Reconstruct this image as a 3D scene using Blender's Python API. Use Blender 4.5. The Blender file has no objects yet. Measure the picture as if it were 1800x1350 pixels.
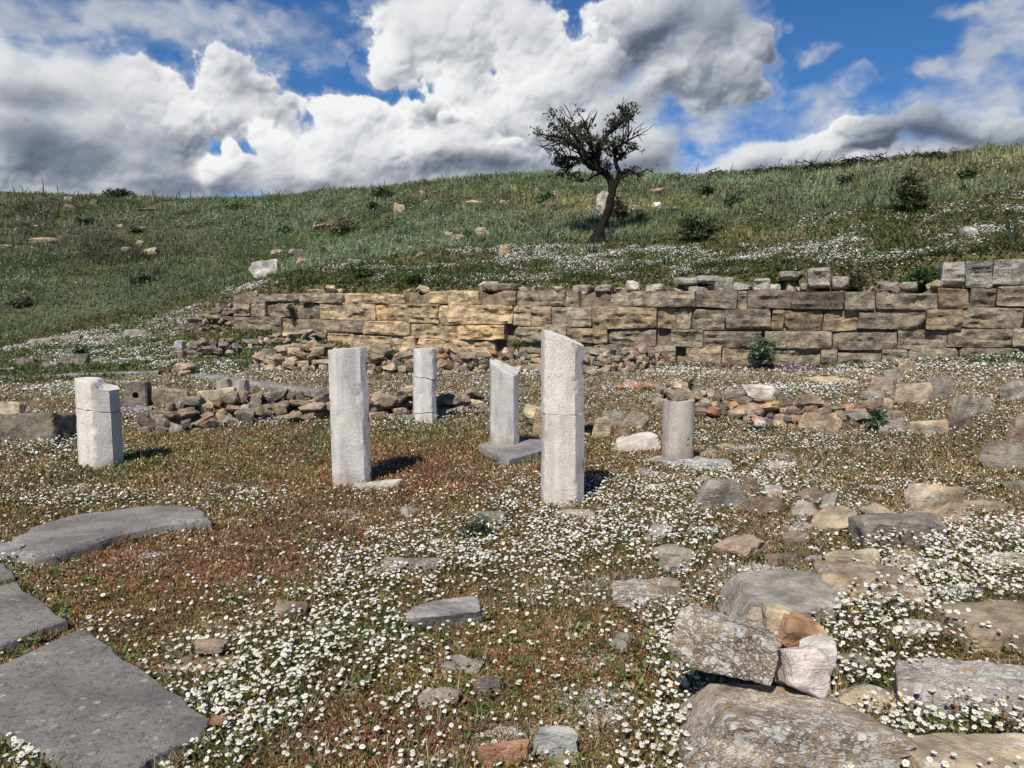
import bpy, bmesh, math
import numpy as np
from mathutils import Vector, Matrix

R = math.radians
rng = np.random.default_rng(11)
sc = bpy.context.scene
col = sc.collection

# ------------------------------------------------------------------ camera model
F = 1334.0                      # focal length in pixels of an 1800 x 1350 frame
PITCH = R(5.3)
CAMZ = 1.6
CP, SP = math.cos(PITCH), math.sin(PITCH)


def ray(u, v):
    up = (675.0 - v) / F
    return np.array([(u - 900.0) / F, CP + SP * up, -SP + CP * up])


def at(u, v, y):
    """the point at forward distance y (metres) seen in direction (u, v)"""
    d = ray(u, v)
    k = y / d[1]
    return np.array([d[0] * k, y, CAMZ + d[2] * k])


def project(p):
    p = np.asarray(p, float)
    x, y, z = p[..., 0], p[..., 1], p[..., 2] - CAMZ
    fw = np.maximum(CP * y - SP * z, 0.05)
    up = SP * y + CP * z
    return 900 + F * x / fw, 675 - F * up / fw


# ------------------------------------------------------------------ noise
def _hash(ix, iy, iz, seed):
    with np.errstate(over='ignore'):
        h = (ix.astype(np.uint32) * np.uint32(374761393) + iy.astype(np.uint32) * np.uint32(668265263)
             + iz.astype(np.uint32) * np.uint32(2147483647) + np.uint32(seed * 1013 + 7) * np.uint32(1274126177))
        h = (h ^ (h >> np.uint32(13))) * np.uint32(1274126177)
        h = h ^ (h >> np.uint32(16))
        h = (h * np.uint32(2246822519))
        h = h ^ (h >> np.uint32(15))
    return h.astype(np.float64) / 4294967295.0 * 2 - 1


def vnoise(p, seed=0):
    p = np.asarray(p, float)
    i = np.floor(p)
    f = p - i
    f = f * f * (3 - 2 * f)
    i = i.astype(np.int64) & 0xffffffff
    x0, y0, z0 = i[..., 0], i[..., 1], i[..., 2]
    x1, y1, z1 = (x0 + 1) & 0xffffffff, (y0 + 1) & 0xffffffff, (z0 + 1) & 0xffffffff
    fx, fy, fz = f[..., 0], f[..., 1], f[..., 2]

    def lerp(a, b, t):
        return a + (b - a) * t
    a = lerp(lerp(_hash(x0, y0, z0, seed), _hash(x1, y0, z0, seed), fx), lerp(_hash(x0, y1, z0, seed), _hash(x1, y1, z0, seed), fx), fy)
    b = lerp(lerp(_hash(x0, y0, z1, seed), _hash(x1, y0, z1, seed), fx), lerp(_hash(x0, y1, z1, seed), _hash(x1, y1, z1, seed), fx), fy)
    return lerp(a, b, fz)


def fbm(p, octv=4, seed=0, gain=0.5, lac=2.03):
    p = np.asarray(p, float)
    s, a, t = 0.0, 1.0, 0.0
    for k in range(octv):
        s = s + a * vnoise(p, seed + k * 17)
        t += a
        a *= gain
        p = p * lac + 3.7
    return s / t


def fbm2(x, y, scale, octv=4, seed=0):
    p = np.stack([x * scale, y * scale, np.zeros_like(x) + 0.37], -1)
    return fbm(p, octv, seed)


def sstep(a, b, x):
    t = np.clip((x - a) / (b - a), 0, 1)
    return t * t * (3 - 2 * t)


# ------------------------------------------------------------------ terrain
W0 = np.array([1.27, 17.0])
WD = np.array([1.0, -0.39]) / math.hypot(1, 0.39)
WN = np.array([0.39, 1.0]) / math.hypot(1, 0.39)
WALL_T0 = -9.15                      # where the ashlar wall ends on the open side


def tps_fit(pts, lam=0.02):
    P = np.array(pts, float)
    n = len(P)
    d2 = ((P[:, None, :2] - P[None, :, :2]) ** 2).sum(-1)
    K = 0.5 * d2 * np.log(d2 + 1e-9)
    A = np.zeros((n + 3, n + 3))
    A[:n, :n] = K + lam * np.eye(n)
    A[:n, n] = 1
    A[:n, n + 1:] = P[:, :2]
    A[n, :n] = 1
    A[n + 1:, :n] = P[:, :2].T
    b = np.zeros(n + 3)
    b[:n] = P[:, 2]
    return P[:, :2].copy(), np.linalg.solve(A, b)


def tps_eval(m, x, y):
    C, w = m
    n = len(C)
    out = np.full(x.shape, w[n]) + w[n + 1] * x + w[n + 2] * y
    for i in range(n):
        d2 = (x - C[i, 0]) ** 2 + (y - C[i, 1]) ** 2
        out += w[i] * 0.5 * d2 * np.log(d2 + 1e-9)
    return out


shared = [at(0, 640, 17), at(-150, 640, 17), at(0, 606, 21), at(200, 578, 23), at(330, 592, 20), at(300, 552, 24.5), at(-200, 606, 21), at(-500, 590, 22)]
low = [(x, y, 0.0) for x in (-9, -4.5, 0, 4.5) for y in (-4, 1, 3, 5, 7, 9)]
low += [(-8, 10.0, 0.02), (-4, 10.4, 0.0), (0, 10.9, 0.0), (4, 9.6, 0.03), (9, -4, 0.1), (9, 3, 0.2), (9, 6, 0.15), (9, 9, .12)]
low += [(2.2, 3.2, 0.14), (2.0, 2.2, 0.12), (3.2, 4.4, 0.12), (3.4, 2.5, 0.2)]
low += [at(150, 690, 12.5), at(-200, 690, 12.5), at(600, 690, 12.5), at(900, 690, 12.5), at(1300, 690, 12.0), at(1700, 690, 11.6), at(2100, 690, 11.4),
        at(0, 665, 14.5), at(-300, 665, 14.5), at(900, 650, 15), at(600, 650, 15.2), at(1400, 656, 14.5), at(1780, 637, 13.4), at(2100, 630, 12.6), at(430, 582, 20.2),
        at(500, 620, 17.5), at(1050, 640, 16.5), at(800, 640, 17.0), (9, 16, .8), (6, 20, .9), (0, 24, .9), (14, 14, .9)]
LOW = tps_fit(low + shared)
up_ = [at(450, 512, 21), at(600, 506, 19.7), at(900, 499, 18.2), at(1200, 484, 16.9), at(1500, 468, 15.7), at(1700, 440, 15.0), at(1800, 432, 14.7), at(2100, 415, 14.0),
       at(1045, 427, 23), at(900, 436, 23), at(460, 484, 25), at(0, 500, 28), at(300, 480, 30), at(-300, 500, 28),
       at(0, 337, 50), at(200, 349, 50), at(400, 352, 48), at(600, 340, 45), at(800, 321, 40), at(940, 311, 38), at(1200, 315, 33), at(1350, 303, 30),
       at(1500, 293, 28), at(1640, 278, 26.5), at(1800, 275, 25.5), at(2200, 270, 24), at(-400, 335, 50),
       at(600, 420, 32), at(800, 385, 30), at(300, 400, 40), at(0, 420, 38), at(1300, 402, 22), at(1500, 385, 20), at(1700, 355, 19), at(1900, 340, 18.5)]
crest = [(0, 337, 50), (200, 349, 50), (400, 352, 48), (600, 340, 45), (800, 321, 40), (940, 311, 38), (1200, 315, 33), (1350, 303, 30), (1500, 293, 28), (1640, 278, 26.5), (1800, 275, 25.5), (2200, 270, 24), (-400, 335, 50)]
for (u, v, y) in crest:
    p = at(u, v, y)
    up_.append((p[0] * 1.3, y * 1.3, p[2] + 0.1))
    up_.append((p[0] * 1.7, y * 1.7, p[2] - 1.2))
UPP = tps_fit(up_ + shared)


def H(x, y, rough=True):
    x = np.asarray(x, float)
    y = np.asarray(y, float)
    xc, yc = np.clip(x, -42, 34), np.clip(y, -4, 78)
    s = (xc - W0[0]) * WN[0] + (yc - W0[1]) * WN[1]
    t = (xc - W0[0]) * WD[0] + (yc - W0[1]) * WD[1]
    lo, hi = tps_eval(LOW, xc, yc), tps_eval(UPP, xc, yc)
    lo = np.where(s > 4, np.minimum(lo, 1.5), lo)
    wide = sstep(WALL_T0 + 0.2, WALL_T0 - 3.0, t)
    a = 0.34 - 2.8 * wide
    b = 0.80 + 2.2 * wide
    w = sstep(0, 1, (s - a) / (b - a))
    z = lo + (hi - lo) * w
    far = np.maximum(np.abs(x - xc), np.abs(y - yc))
    z = z * np.exp(-far / 60.0) - 0.4 * (1 - np.exp(-far / 60))
    if rough:
        hill = sstep(0.8, 3.2, s) * w
        z = z + 0.018 * fbm2(x, y, 2.3, 3, 5) + hill * (0.20 * fbm2(x, y, 0.8, 3, 9) + 0.12 * fbm2(x, y, 0.25, 2, 3)) + 0.008 * fbm2(x, y, 9.0, 2, 21) * (1 - hill)
        z = z + sstep(10.8, 12.5, y) * (1 - w) * 0.05 * fbm2(x, y, 1.1, 3, 33)
    return z


def Hs(x, y):
    return float(H(np.array([x]), np.array([y]))[0])


_yc = np.concatenate([np.arange(1.0, 12, 0.3), np.arange(12, 30, 0.45), np.arange(30, 75, 1.2)])


def hit(u, v):
    """where the line of sight (u, v) first meets the ground"""
    d = ray(u, v)
    for ys in (_yc, None):
        if ys is None:
            ys = np.linspace(max(y0 - 0.35 * y0 ** .5, .7), y0 + .1, 40)
        xs = d[0] / d[1] * ys
        zs = CAMZ + d[2] / d[1] * ys
        below = zs < H(xs, ys)
        i = int(np.argmax(below)) if below.any() else len(ys) - 1
        y0 = ys[i]
    return np.array([xs[i], ys[i], zs[i]])


def wall_st(x, y):
    return (x - W0[0]) * WN[0] + (y - W0[1]) * WN[1], (x - W0[0]) * WD[0] + (y - W0[1]) * WD[1]


# ------------------------------------------------------------------ object helpers
def tag(o, label=None, cat=None, group=None, kind=None):
    if label:
        o['label'] = label
    if cat:
        o['category'] = cat
    if group:
        o['group'] = group
    if kind:
        o['kind'] = kind
    return o


def empty(name, loc, label, cat, group=None):
    o = bpy.data.objects.new(name, None)
    o.empty_display_size = 0.2
    o.location = loc
    col.objects.link(o)
    return tag(o, label, cat, group)


def mesh_np(name, V, faces):
    """faces: one (m,k) array or a list of such arrays"""
    if not isinstance(faces, list):
        faces = [faces]
    faces = [np.asarray(f, np.int32) for f in faces if len(f)]
    me = bpy.data.meshes.new(name)
    V = np.ascontiguousarray(V, np.float32)
    me.vertices.add(len(V))
    me.vertices.foreach_set('co', V.ravel())
    nl = sum(f.size for f in faces)
    npoly = sum(len(f) for f in faces)
    me.loops.add(nl)
    me.polygons.add(npoly)
    me.loops.foreach_set('vertex_index', np.concatenate([f.ravel() for f in faces]))
    starts, s = [], 0
    for f in faces:
        starts.append(s + np.arange(len(f)) * f.shape[1])
        s += f.size
    me.polygons.foreach_set('loop_start', np.concatenate(starts).astype(np.int32))
    me.update(calc_edges=True)
    return me


def link(name, me, mat, parent=None, loc=None, color=None, smooth=None):
    if mat is not None:
        me.materials.append(mat)
    if smooth is not None:
        me.shade_smooth()
        if smooth < 3:
            me.set_sharp_from_angle(angle=smooth)
    o = bpy.data.objects.new(name, me)
    col.objects.link(o)
    if parent is not None:
        o.parent = parent
    if loc is not None:
        o.location = loc
    if color is not None:
        o.color = color
    return o


def set_col(me, name, C):
    a = me.attributes.new(name, 'FLOAT_COLOR', 'POINT')
    C4 = np.ones((len(C), 4), np.float32)
    C4[:, :3] = C
    a.data.foreach_set('color', C4.ravel())


# ------------------------------------------------------------------ node helpers
class NT:
    def __init__(self, tree):
        self.t = tree
        tree.nodes.clear()

    def n(self, kind, **kw):
        nd = self.t.nodes.new(kind)
        ins = kw.pop('ins', {})
        for k, v in kw.items():
            setattr(nd, k, v)
        for k, v in ins.items():
            if hasattr(v, 'links') or isinstance(v, bpy.types.NodeSocket):
                self.t.links.new(v, nd.inputs[k])
            else:
                nd.inputs[k].default_value = v
        return nd

    def math(self, op, a, b=None, c=None, clamp=False):
        ins = {0: a}
        if b is not None:
            ins[1] = b
        if c is not None:
            ins[2] = c
        return self.n('ShaderNodeMath', operation=op, use_clamp=clamp, ins=ins).outputs[0]

    def vmath(self, op, a, b=None, out=0):
        ins = {0: a}
        if b is not None:
            ins[1] = b
        return self.n('ShaderNodeVectorMath', operation=op, ins=ins).outputs[out]

    def scale(self, a, s):
        nd = self.n('ShaderNodeVectorMath', operation='SCALE', ins={0: a})
        if isinstance(s, bpy.types.NodeSocket):
            self.t.links.new(s, nd.inputs['Scale'])
        else:
            nd.inputs['Scale'].default_value = s
        return nd.outputs[0]

    def mix(self, f, a, b, blend='MIX'):
        nd = self.n('ShaderNodeMix', data_type='RGBA', blend_type=blend, clamp_factor=True)
        for k, v in ((0, f), (6, a), (7, b)):
            if isinstance(v, bpy.types.NodeSocket):
                self.t.links.new(v, nd.inputs[k])
            else:
                nd.inputs[k].default_value = v
        return nd.outputs[2]

    def ramp(self, x, a, b, lo=0.0, hi=1.0, smooth=True):
        nd = self.n('ShaderNodeMapRange', interpolation_type='SMOOTHSTEP' if smooth else 'LINEAR', ins={0: x, 1: a, 2: b, 3: lo, 4: hi})
        return nd.outputs[0]

    def noise(self, vec, scale, detail=4, rough=0.55, dist=0.0):
        return self.n('ShaderNodeTexNoise', ins={'Vector': vec, 'Scale': scale, 'Detail': detail, 'Roughness': rough, 'Distortion': dist}).outputs[0]

    def voro(self, vec, scale, feature='F1', out='Distance', **kw):
        nd = self.n('ShaderNodeTexVoronoi', feature=feature, ins={'Vector': vec, 'Scale': scale})
        for k, v in kw.items():
            nd.inputs[k].default_value = v
        return nd.outputs[out]


def new_mat(name):
    m = bpy.data.materials.new(name)
    m.use_nodes = True
    return m, NT(m.node_tree)


def finish(t, color, rough=0.9, bump=None, bstr=0.4, bdist=0.02, spec=0.25, normal=None):
    p = t.n('ShaderNodeBsdfPrincipled', ins={'Base Color': color, 'Roughness': rough, 'Specular IOR Level': spec})
    if bump is not None:
        b = t.n('ShaderNodeBump', ins={'Strength': bstr, 'Distance': bdist, 'Height': bump})
        t.t.links.new(b.outputs[0], p.inputs['Normal'])
    o = t.n('ShaderNodeOutputMaterial')
    t.t.links.new(p.outputs[0], o.inputs[0])


def rgba(c):
    return (c[0], c[1], c[2], 1.0)


def mat_rock(name, strata=1.0, lichen_gain=1.0, bstr=0.7, cracks=.22, bdist=.05):
    m, t = new_mat(name)
    oi = t.n('ShaderNodeObjectInfo')
    tc = t.n('ShaderNodeTexCoord').outputs['Object']
    off = t.scale((37.0, 19.0, 53.0), oi.outputs['Random'])
    vec = t.vmath('ADD', tc, off)
    n1 = t.noise(vec, 5.0, 7, 0.62)
    n2 = t.noise(vec, 24.0, 6, 0.65)
    st = t.noise(t.vmath('MULTIPLY', vec, (2.2, 2.2, 7.0)), 1.9, 7, 0.68, 1.2)
    crk = t.voro(t.vmath('ADD', vec, t.scale(t.n('ShaderNodeTexNoise', ins={'Vector': vec, 'Scale': 6.0, 'Detail': 4.0}).outputs['Color'], 0.22)), 5.0, 'DISTANCE_TO_EDGE')
    crk = t.math('MULTIPLY', t.ramp(crk, 0.035, 0.0), t.ramp(t.noise(vec, 2.1, 3), 0.45, 0.6))
    base = oi.outputs['Color']
    dark = t.mix(1.0, base, (0.52, 0.50, 0.50, 1), 'MULTIPLY')
    lite = t.mix(1.0, base, (1.42, 1.38, 1.28, 1), 'MULTIPLY')
    c = t.mix(t.ramp(n1, 0.32, 0.68), dark, lite)
    c = t.mix(t.math('MULTIPLY', t.ramp(st, 0.50, 0.70), 0.45 * strata), c, t.mix(1.0, base, (0.62, 0.50, 0.40, 1), 'MULTIPLY'))
    c = t.mix(t.math('MULTIPLY', t.ramp(n2, 0.5, 0.75), 0.35), c, (0.46, 0.42, 0.36, 1))
    c = t.mix(t.math('MULTIPLY', t.ramp(n2, 0.46, 0.28), 0.5), c, t.mix(1.0, base, (0.35, 0.33, 0.33, 1), 'MULTIPLY'))
    # rust coloured stain
    ru = t.noise(vec, 2.4, 4, 0.6)
    c = t.mix(t.math('MULTIPLY', t.ramp(ru, 0.58, 0.72), 0.45), c, t.mix(1.0, base, (1.35, 0.95, 0.6, 1), 'MULTIPLY'))
    c = t.mix(t.math('MULTIPLY', crk, cracks), c, t.mix(1.0, base, (0.22, 0.2, 0.19, 1), 'MULTIPLY'))
    # crusts of pale lichen
    lv = t.vmath('ADD', vec, t.scale(t.n('ShaderNodeTexNoise', ins={'Vector': vec, 'Scale': 14.0, 'Detail': 3.0}).outputs['Color'], 0.05))
    v1 = t.voro(lv, 22.0)
    v2 = t.voro(lv, 60.0)
    patch = t.noise(vec, 3.2, 4, 0.6)
    blot = t.ramp(t.noise(lv, 17.0, 8, 0.68), 0.54, 0.60)
    v3 = t.voro(lv, 120.0)
    spot = t.math('MAXIMUM', t.math('MAXIMUM', blot, t.ramp(v3, 0.34, 0.24)), t.math('MAXIMUM', t.ramp(v1, 0.34, 0.26), t.ramp(v2, 0.36, 0.26)))
    amt = t.math('MULTIPLY', oi.outputs['Alpha'], lichen_gain)
    th = t.math('SUBTRACT', 0.86, t.math('MULTIPLY', amt, 0.56))
    pm = t.ramp(t.math('SUBTRACT', patch, th), -0.05, 0.1)
    lf = t.math('MULTIPLY', t.math('MULTIPLY', spot, pm), 0.9)
    lc = t.mix(t.noise(vec, 40.0, 3), (0.40, 0.39, 0.35, 1), (0.66, 0.64, 0.58, 1))
    c = t.mix(lf, c, lc)
    oc = t.math('MULTIPLY', t.ramp(t.noise(vec, 7.3, 2), 0.70, 0.74), t.math('MULTIPLY', amt, 0.8))
    c = t.mix(oc, c, (0.42, 0.22, 0.05, 1))
    h = t.math('ADD', t.math('MULTIPLY', n1, 1.0), t.math('ADD', t.math('MULTIPLY', n2, 0.55), t.math('MULTIPLY', st, 0.7 * strata)))
    h = t.math('ADD', h, t.math('MULTIPLY', t.noise(vec, 90.0, 4, 0.7), 0.22))
    h = t.math('SUBTRACT', h, t.math('MULTIPLY', crk, 0.7 * cracks))
    finish(t, c, 0.92, h, bstr, bdist, 0.2)
    return m


M_ROCK = mat_rock('weathered_stone')
M_WALL = mat_rock('wall_sandstone', 0.9, 0.8, 1.0, .3, .085)


def mat_slab():
    m, t = new_mat('speckled_flagstone')
    oi = t.n('ShaderNodeObjectInfo')
    vec = t.vmath('ADD', t.n('ShaderNodeTexCoord').outputs['Object'], t.scale((37.0, 19.0, 53.0), oi.outputs['Random']))
    base = oi.outputs['Color']
    n1, n2, n3 = t.noise(vec, 2.6, 6, .62), t.noise(vec, 34.0, 6, .72), t.noise(vec, 120.0, 3, .7)
    c = t.mix(t.ramp(n1, .33, .67), t.mix(1.0, base, (.66, .64, .63, 1), 'MULTIPLY'), t.mix(1.0, base, (1.28, 1.26, 1.22, 1), 'MULTIPLY'))
    c = t.mix(t.math('MULTIPLY', t.ramp(n2, .50, .36), .75), c, t.mix(1.0, base, (.38, .36, .35, 1), 'MULTIPLY'))
    c = t.mix(t.math('MULTIPLY', t.ramp(n3, .55, .70), .55), c, (.40, .375, .335, 1))
    lv = t.vmath('ADD', vec, t.scale(t.n('ShaderNodeTexNoise', ins={'Vector': vec, 'Scale': 30.0}).outputs['Color'], .03))
    dots = t.math('MULTIPLY', t.ramp(t.voro(lv, 13.0), .20, .14), t.ramp(t.noise(vec, 1.7, 3), .50, .58))
    c = t.mix(t.math('MULTIPLY', dots, .6), c, (.42, .41, .38, 1))
    strk = t.noise(t.vmath('MULTIPLY', vec, (1.2, 7.0, 2.0)), 1.3, 5, .6)
    c = t.mix(t.math('MULTIPLY', t.ramp(strk, .60, .70), .4), c, (.34, .30, .25, 1))
    h = t.math('ADD', t.math('MULTIPLY', n2, .8), t.math('ADD', t.math('MULTIPLY', n1, 1.2), t.math('MULTIPLY', n3, .3)))
    finish(t, c, .85, h, .6, .03, .3)
    return m


M_SLAB = mat_slab()


def mat_marble():
    m, t = new_mat('pitted_limestone')
    oi = t.n('ShaderNodeObjectInfo')
    tc = t.n('ShaderNodeTexCoord').outputs['Object']
    vec = t.vmath('ADD', tc, t.scale((37.0, 19.0, 53.0), oi.outputs['Random']))
    n1 = t.noise(vec, 4.5, 6, 0.6)
    n2 = t.noise(vec, 38.0, 5, 0.65)
    run = t.noise(t.vmath('MULTIPLY', vec, (9.0, 9.0, 1.1)), 1.0, 6, 0.62)
    pit = t.voro(t.vmath('ADD', vec, t.scale(t.n('ShaderNodeTexNoise', ins={'Vector': vec, 'Scale': 30.0}).outputs['Color'], 0.03)), 75.0)
    c = t.mix(t.ramp(n1, 0.3, 0.7), (0.56, 0.515, 0.455, 1), (0.69, 0.645, 0.585, 1))
    c = t.mix(t.math('MULTIPLY', t.ramp(n2, 0.50, 0.30), 0.30), c, (0.42, 0.38, 0.33, 1))
    c = t.mix(t.math('MULTIPLY', t.ramp(run, 0.46, 0.66), t.math('MULTIPLY', oi.outputs['Alpha'], 0.85)), c, (0.23, 0.225, 0.22, 1))
    gp = t.noise(vec, 8.5, 5, 0.6, 0.6)
    c = t.mix(t.math('MULTIPLY', t.ramp(gp, 0.63, 0.70), t.math('MULTIPLY', oi.outputs['Alpha'], 0.7)), c, (0.30, 0.29, 0.28, 1))
    zc = t.n('ShaderNodeSeparateXYZ', ins={0: tc}).outputs[2]
    soil = t.ramp(t.math('ADD', zc, t.math('MULTIPLY', t.math('SUBTRACT', n1, .5), .35)), .16, -.02)
    c = t.mix(t.math('MULTIPLY', soil, .6), c, (.33, .25, .17, 1))
    lsp = t.math('MULTIPLY', t.ramp(t.noise(vec, 26.0, 5, .7), .60, .66), t.ramp(t.noise(vec, 3.1, 3), .50, .60))
    c = t.mix(t.math('MULTIPLY', lsp, .75), c, (.20, .19, .175, 1))
    osp = t.math('MULTIPLY', t.ramp(t.noise(vec, 5.5, 4, .6), .60, .72), .45)
    c = t.mix(osp, c, (.52, .43, .31, 1))
    c = t.mix(1.0, c, oi.outputs['Color'], 'MULTIPLY')
    h = t.math('ADD', t.math('MULTIPLY', t.ramp(pit, 0.0, 0.45), 0.7), t.math('ADD', t.math('MULTIPLY', n2, 0.9), t.math('MULTIPLY', t.noise(vec, 110.0, 3, 0.6), 0.45)))
    finish(t, c, 0.88, h, 0.6, 0.012, 0.25)
    return m


M_MARBLE = mat_marble()


def mat_leaf(name, trans=0.25, rough=0.6, var=0.3):
    m, t = new_mat(name)
    c = t.n('ShaderNodeAttribute', attribute_name='Col').outputs['Color']
    d = t.n('ShaderNodeBsdfPrincipled', ins={'Base Color': c, 'Roughness': rough, 'Specular IOR Level': 0.2})
    tr = t.n('ShaderNodeBsdfTranslucent', ins={'Color': c})
    mx = t.n('ShaderNodeMixShader', ins={0: trans})
    t.t.links.new(d.outputs[0], mx.inputs[1])
    t.t.links.new(tr.outputs[0], mx.inputs[2])
    o = t.n('ShaderNodeOutputMaterial')
    t.t.links.new(mx.outputs[0], o.inputs[0])
    return m


M_LEAF = mat_leaf('leaf')
M_PETAL = mat_leaf('petal', 0.2, 0.7)
M_DARKLEAF = mat_leaf('dark_leaf', 0.12, 0.6)


def mat_bark():
    m, t = new_mat('charred_bark')
    tc = t.n('ShaderNodeTexCoord').outputs['Object']
    n = t.noise(t.vmath('MULTIPLY', tc, (14, 14, 3)), 1.5, 6, 0.65)
    c = t.mix(n, (0.007, 0.006, 0.005, 1), (0.028, 0.022, 0.018, 1))
    finish(t, c, 0.95, n, 0.9, 0.05, 0.15)
    return m


M_BARK = mat_bark()


def mat_ground():
    m, t = new_mat('soil_and_moss')
    pos = t.n('ShaderNodeNewGeometry').outputs['Position']
    c0 = t.n('ShaderNodeAttribute', attribute_name='Col').outputs['Color']
    gr = t.n('ShaderNodeAttribute', attribute_name='Gravel').outputs['Color']
    n1 = t.noise(pos, 3.0, 6, 0.6)
    n2 = t.noise(pos, 22.0, 6, 0.7)
    n3 = t.noise(pos, 85.0, 4, 0.7)
    c = t.mix(t.ramp(n2, 0.32, 0.68), t.mix(1.0, c0, (0.55, 0.52, 0.5, 1), 'MULTIPLY'), t.mix(1.0, c0, (1.4, 1.38, 1.35, 1), 'MULTIPLY'))
    c = t.mix(t.math('MULTIPLY', t.ramp(n1, 0.5, 0.7), 0.35), c, (0.10, 0.085, 0.03, 1))
    c = t.mix(t.math('MULTIPLY', t.ramp(n3, 0.5, 0.72), 0.5), c, (0.26, 0.20, 0.13, 1))
    v = t.voro(pos, 95.0, out='Color')
    gcol = t.mix(t.n('ShaderNodeSeparateColor', ins={0: v}).outputs[0], (0.30, 0.265, 0.22, 1), (0.64, 0.59, 0.52, 1))
    gsep = t.n('ShaderNodeSeparateColor', ins={0: gr}).outputs[0]
    gm = t.ramp(t.math('ADD', gsep, t.math('MULTIPLY', t.math('SUBTRACT', n2, 0.5), 1.1)), 0.42, 0.62)
    c = t.mix(gm, c, gcol)
    h = t.math('ADD', t.math('MULTIPLY', n2, 1.0), t.math('ADD', t.math('MULTIPLY', n3, 0.4), t.math('MULTIPLY', t.math('MULTIPLY', t.voro(pos, 95.0), -0.6), gm)))
    finish(t, c, 0.95, h, 0.9, 0.03, 0.15)
    return m


# ------------------------------------------------------------------ zones of the ground (where flowers, moss, gravel grow)
def blobs(u, v, lst):
    out = np.zeros_like(u)
    for (bu, bv, ru, rv, w) in lst:
        out += w * np.exp(-(((u - bu) / ru) ** 2 + ((v - bv) / rv) ** 2))
    return out


FLOWER_BLOBS = [  # dense stands of chamomile in the court
    (620, 1050, 130, 60, 1.0), (520, 1190, 170, 75, 1.0), (400, 1290, 130, 50, .5), (800, 970, 180, 45, 1.0), (960, 900, 150, 38, .8), (1110, 880, 130, 45, .9), (1130, 960, 120, 45, .6),
    (880, 1030, 120, 40, .55), (1240, 1010, 90, 60, .35), (1000, 960, 60, 60, .8), (700, 1190, 90, 70, .5),
    (1660, 970, 150, 45, .85), (1560, 1070, 170, 50, .7), (1720, 1060, 120, 50, .7), (1530, 1170, 110, 60, .6), (1640, 1330, 160, 60, .5), (1420, 1340, 150, 30, .5), (1180, 1190, 40, 120, .8), (1150, 1330, 70, 60, .7),
    (1420, 800, 200, 34, .9), (1280, 850, 140, 28, .9), (1560, 870, 150, 30, .7), (1700, 760, 120, 30, .5), (1250, 760, 110, 20, .3), (1430, 730, 200, 24, .35),
    (60, 790, 110, 36, 1.0), (170, 770, 70, 20, .6), (380, 880, 240, 16, .7), (430, 745, 180, 16, .8), (120, 890, 130, 20, .6), (50, 985, 60, 25, .5), (800, 720, 120, 22, .7), (700, 745, 60, 14, .7),
    (150, 1110, 60, 16, .8), (40, 1330, 80, 50, 1.0), (1000, 650, 220, 16, .7), (640, 650, 80, 12, .3), (1500, 640, 250, 14, .5), (1740, 625, 80, 28, 1.0), (1400, 690, 150, 14, .6), (150, 690, 150, 12, .45),
    (120, 600, 170, 22, .8), (300, 560, 160, 20, .9), (200, 640, 170, 14, .6), (400, 650, 160, 10, .5), (330, 615, 100, 10, .5)]
BARE_BLOBS = [(320, 1010, 190, 60, .9), (740, 810, 190, 40, .8), (650, 930, 110, 40, .55), (1010, 1180, 130, 60, .6), (1330, 960, 90, 30, .4), (250, 840, 120, 18, .5), (950, 1140, 190, 80, .85), (900, 1260, 160, 60, .5), (620, 1320, 150, 34, .6), (1060, 1330, 60, 30, .5), (180, 1010, 90, 40, .6)]
SLOPE_BLOBS = [(560, 500, 110, 14, .7), (760, 478, 140, 22, 1.0), (900, 462, 140, 22, .9), (1060, 475, 150, 26, 1.0), (1000, 440, 60, 10, .5), (1250, 462, 150, 20, 1.1), (1450, 452, 170, 22, 1.2), (1680, 440, 160, 22, 1.0),
               (1500, 392, 110, 18, 1.1), (1620, 400, 110, 18, .8), (1740, 350, 90, 12, 1.1), (1760, 410, 70, 16, .6), (1150, 440, 70, 10, .6), (1800, 380, 60, 14, .6), (480, 505, 70, 10, .6), (660, 490, 90, 16, .9), (1540, 487, 120, 20, .8), (1350, 488, 120, 14, .6), (1150, 490, 120, 12, .8), (950, 492, 160, 12, .9), (560, 512, 140, 8, .7), (820, 440, 120, 12, .5)]
GRAVEL_BLOBS = [(1420, 927, 75, 14, 1.0), (1110, 1028, 110, 22, .9), (1050, 1235, 80, 45, .9), (900, 1290, 70, 20, .8), (1295, 790, 70, 11, 1.0), (1290, 1010, 70, 40, .7), (1150, 1060, 60, 22, .7), (600, 900, 80, 14, .6), (420, 855, 50, 6, .7),
                (1050, 1160, 60, 20, .6), (1180, 830, 60, 10, .5), (270, 975, 40, 8, .7), (1360, 1000, 60, 30, .6), (1500, 830, 120, 14, .5), (250, 655, 200, 5, .5), (560, 655, 60, 4, .6)]
GREEN_BLOBS = [(700, 765, 150, 22, 1.0), (250, 815, 220, 24, .9), (100, 860, 120, 16, .6), (560, 790, 60, 30, .6), (350, 1200, 80, 40, .8), (860, 1240, 70, 30, .7), (1560, 1030, 100, 20, .7), (560, 1130, 60, 30, .5), (1250, 770, 80, 12, .5), (950, 780, 60, 20, .5), (200, 680, 200, 14, .4), (450, 655, 140, 10, .6), (1180, 960, 90, 30, .5), (760, 1050, 80, 40, .4), (1650, 1100, 80, 60, .4)]
RED_BLOBS = [(320, 1010, 260, 70, 1.0), (740, 850, 220, 60, .85), (1000, 1160, 190, 70, .9), (500, 950, 200, 50, .6), (1400, 930, 170, 40, .4), (700, 1300, 200, 50, .8), (1300, 1000, 120, 60, .4), (850, 1080, 100, 40, .5), (640, 830, 160, 40, .5)]
TALL_EDGE_U = [-600, 0, 230, 450, 600, 800, 1040, 1200, 1300, 1420, 1600, 1800, 2400]
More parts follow.
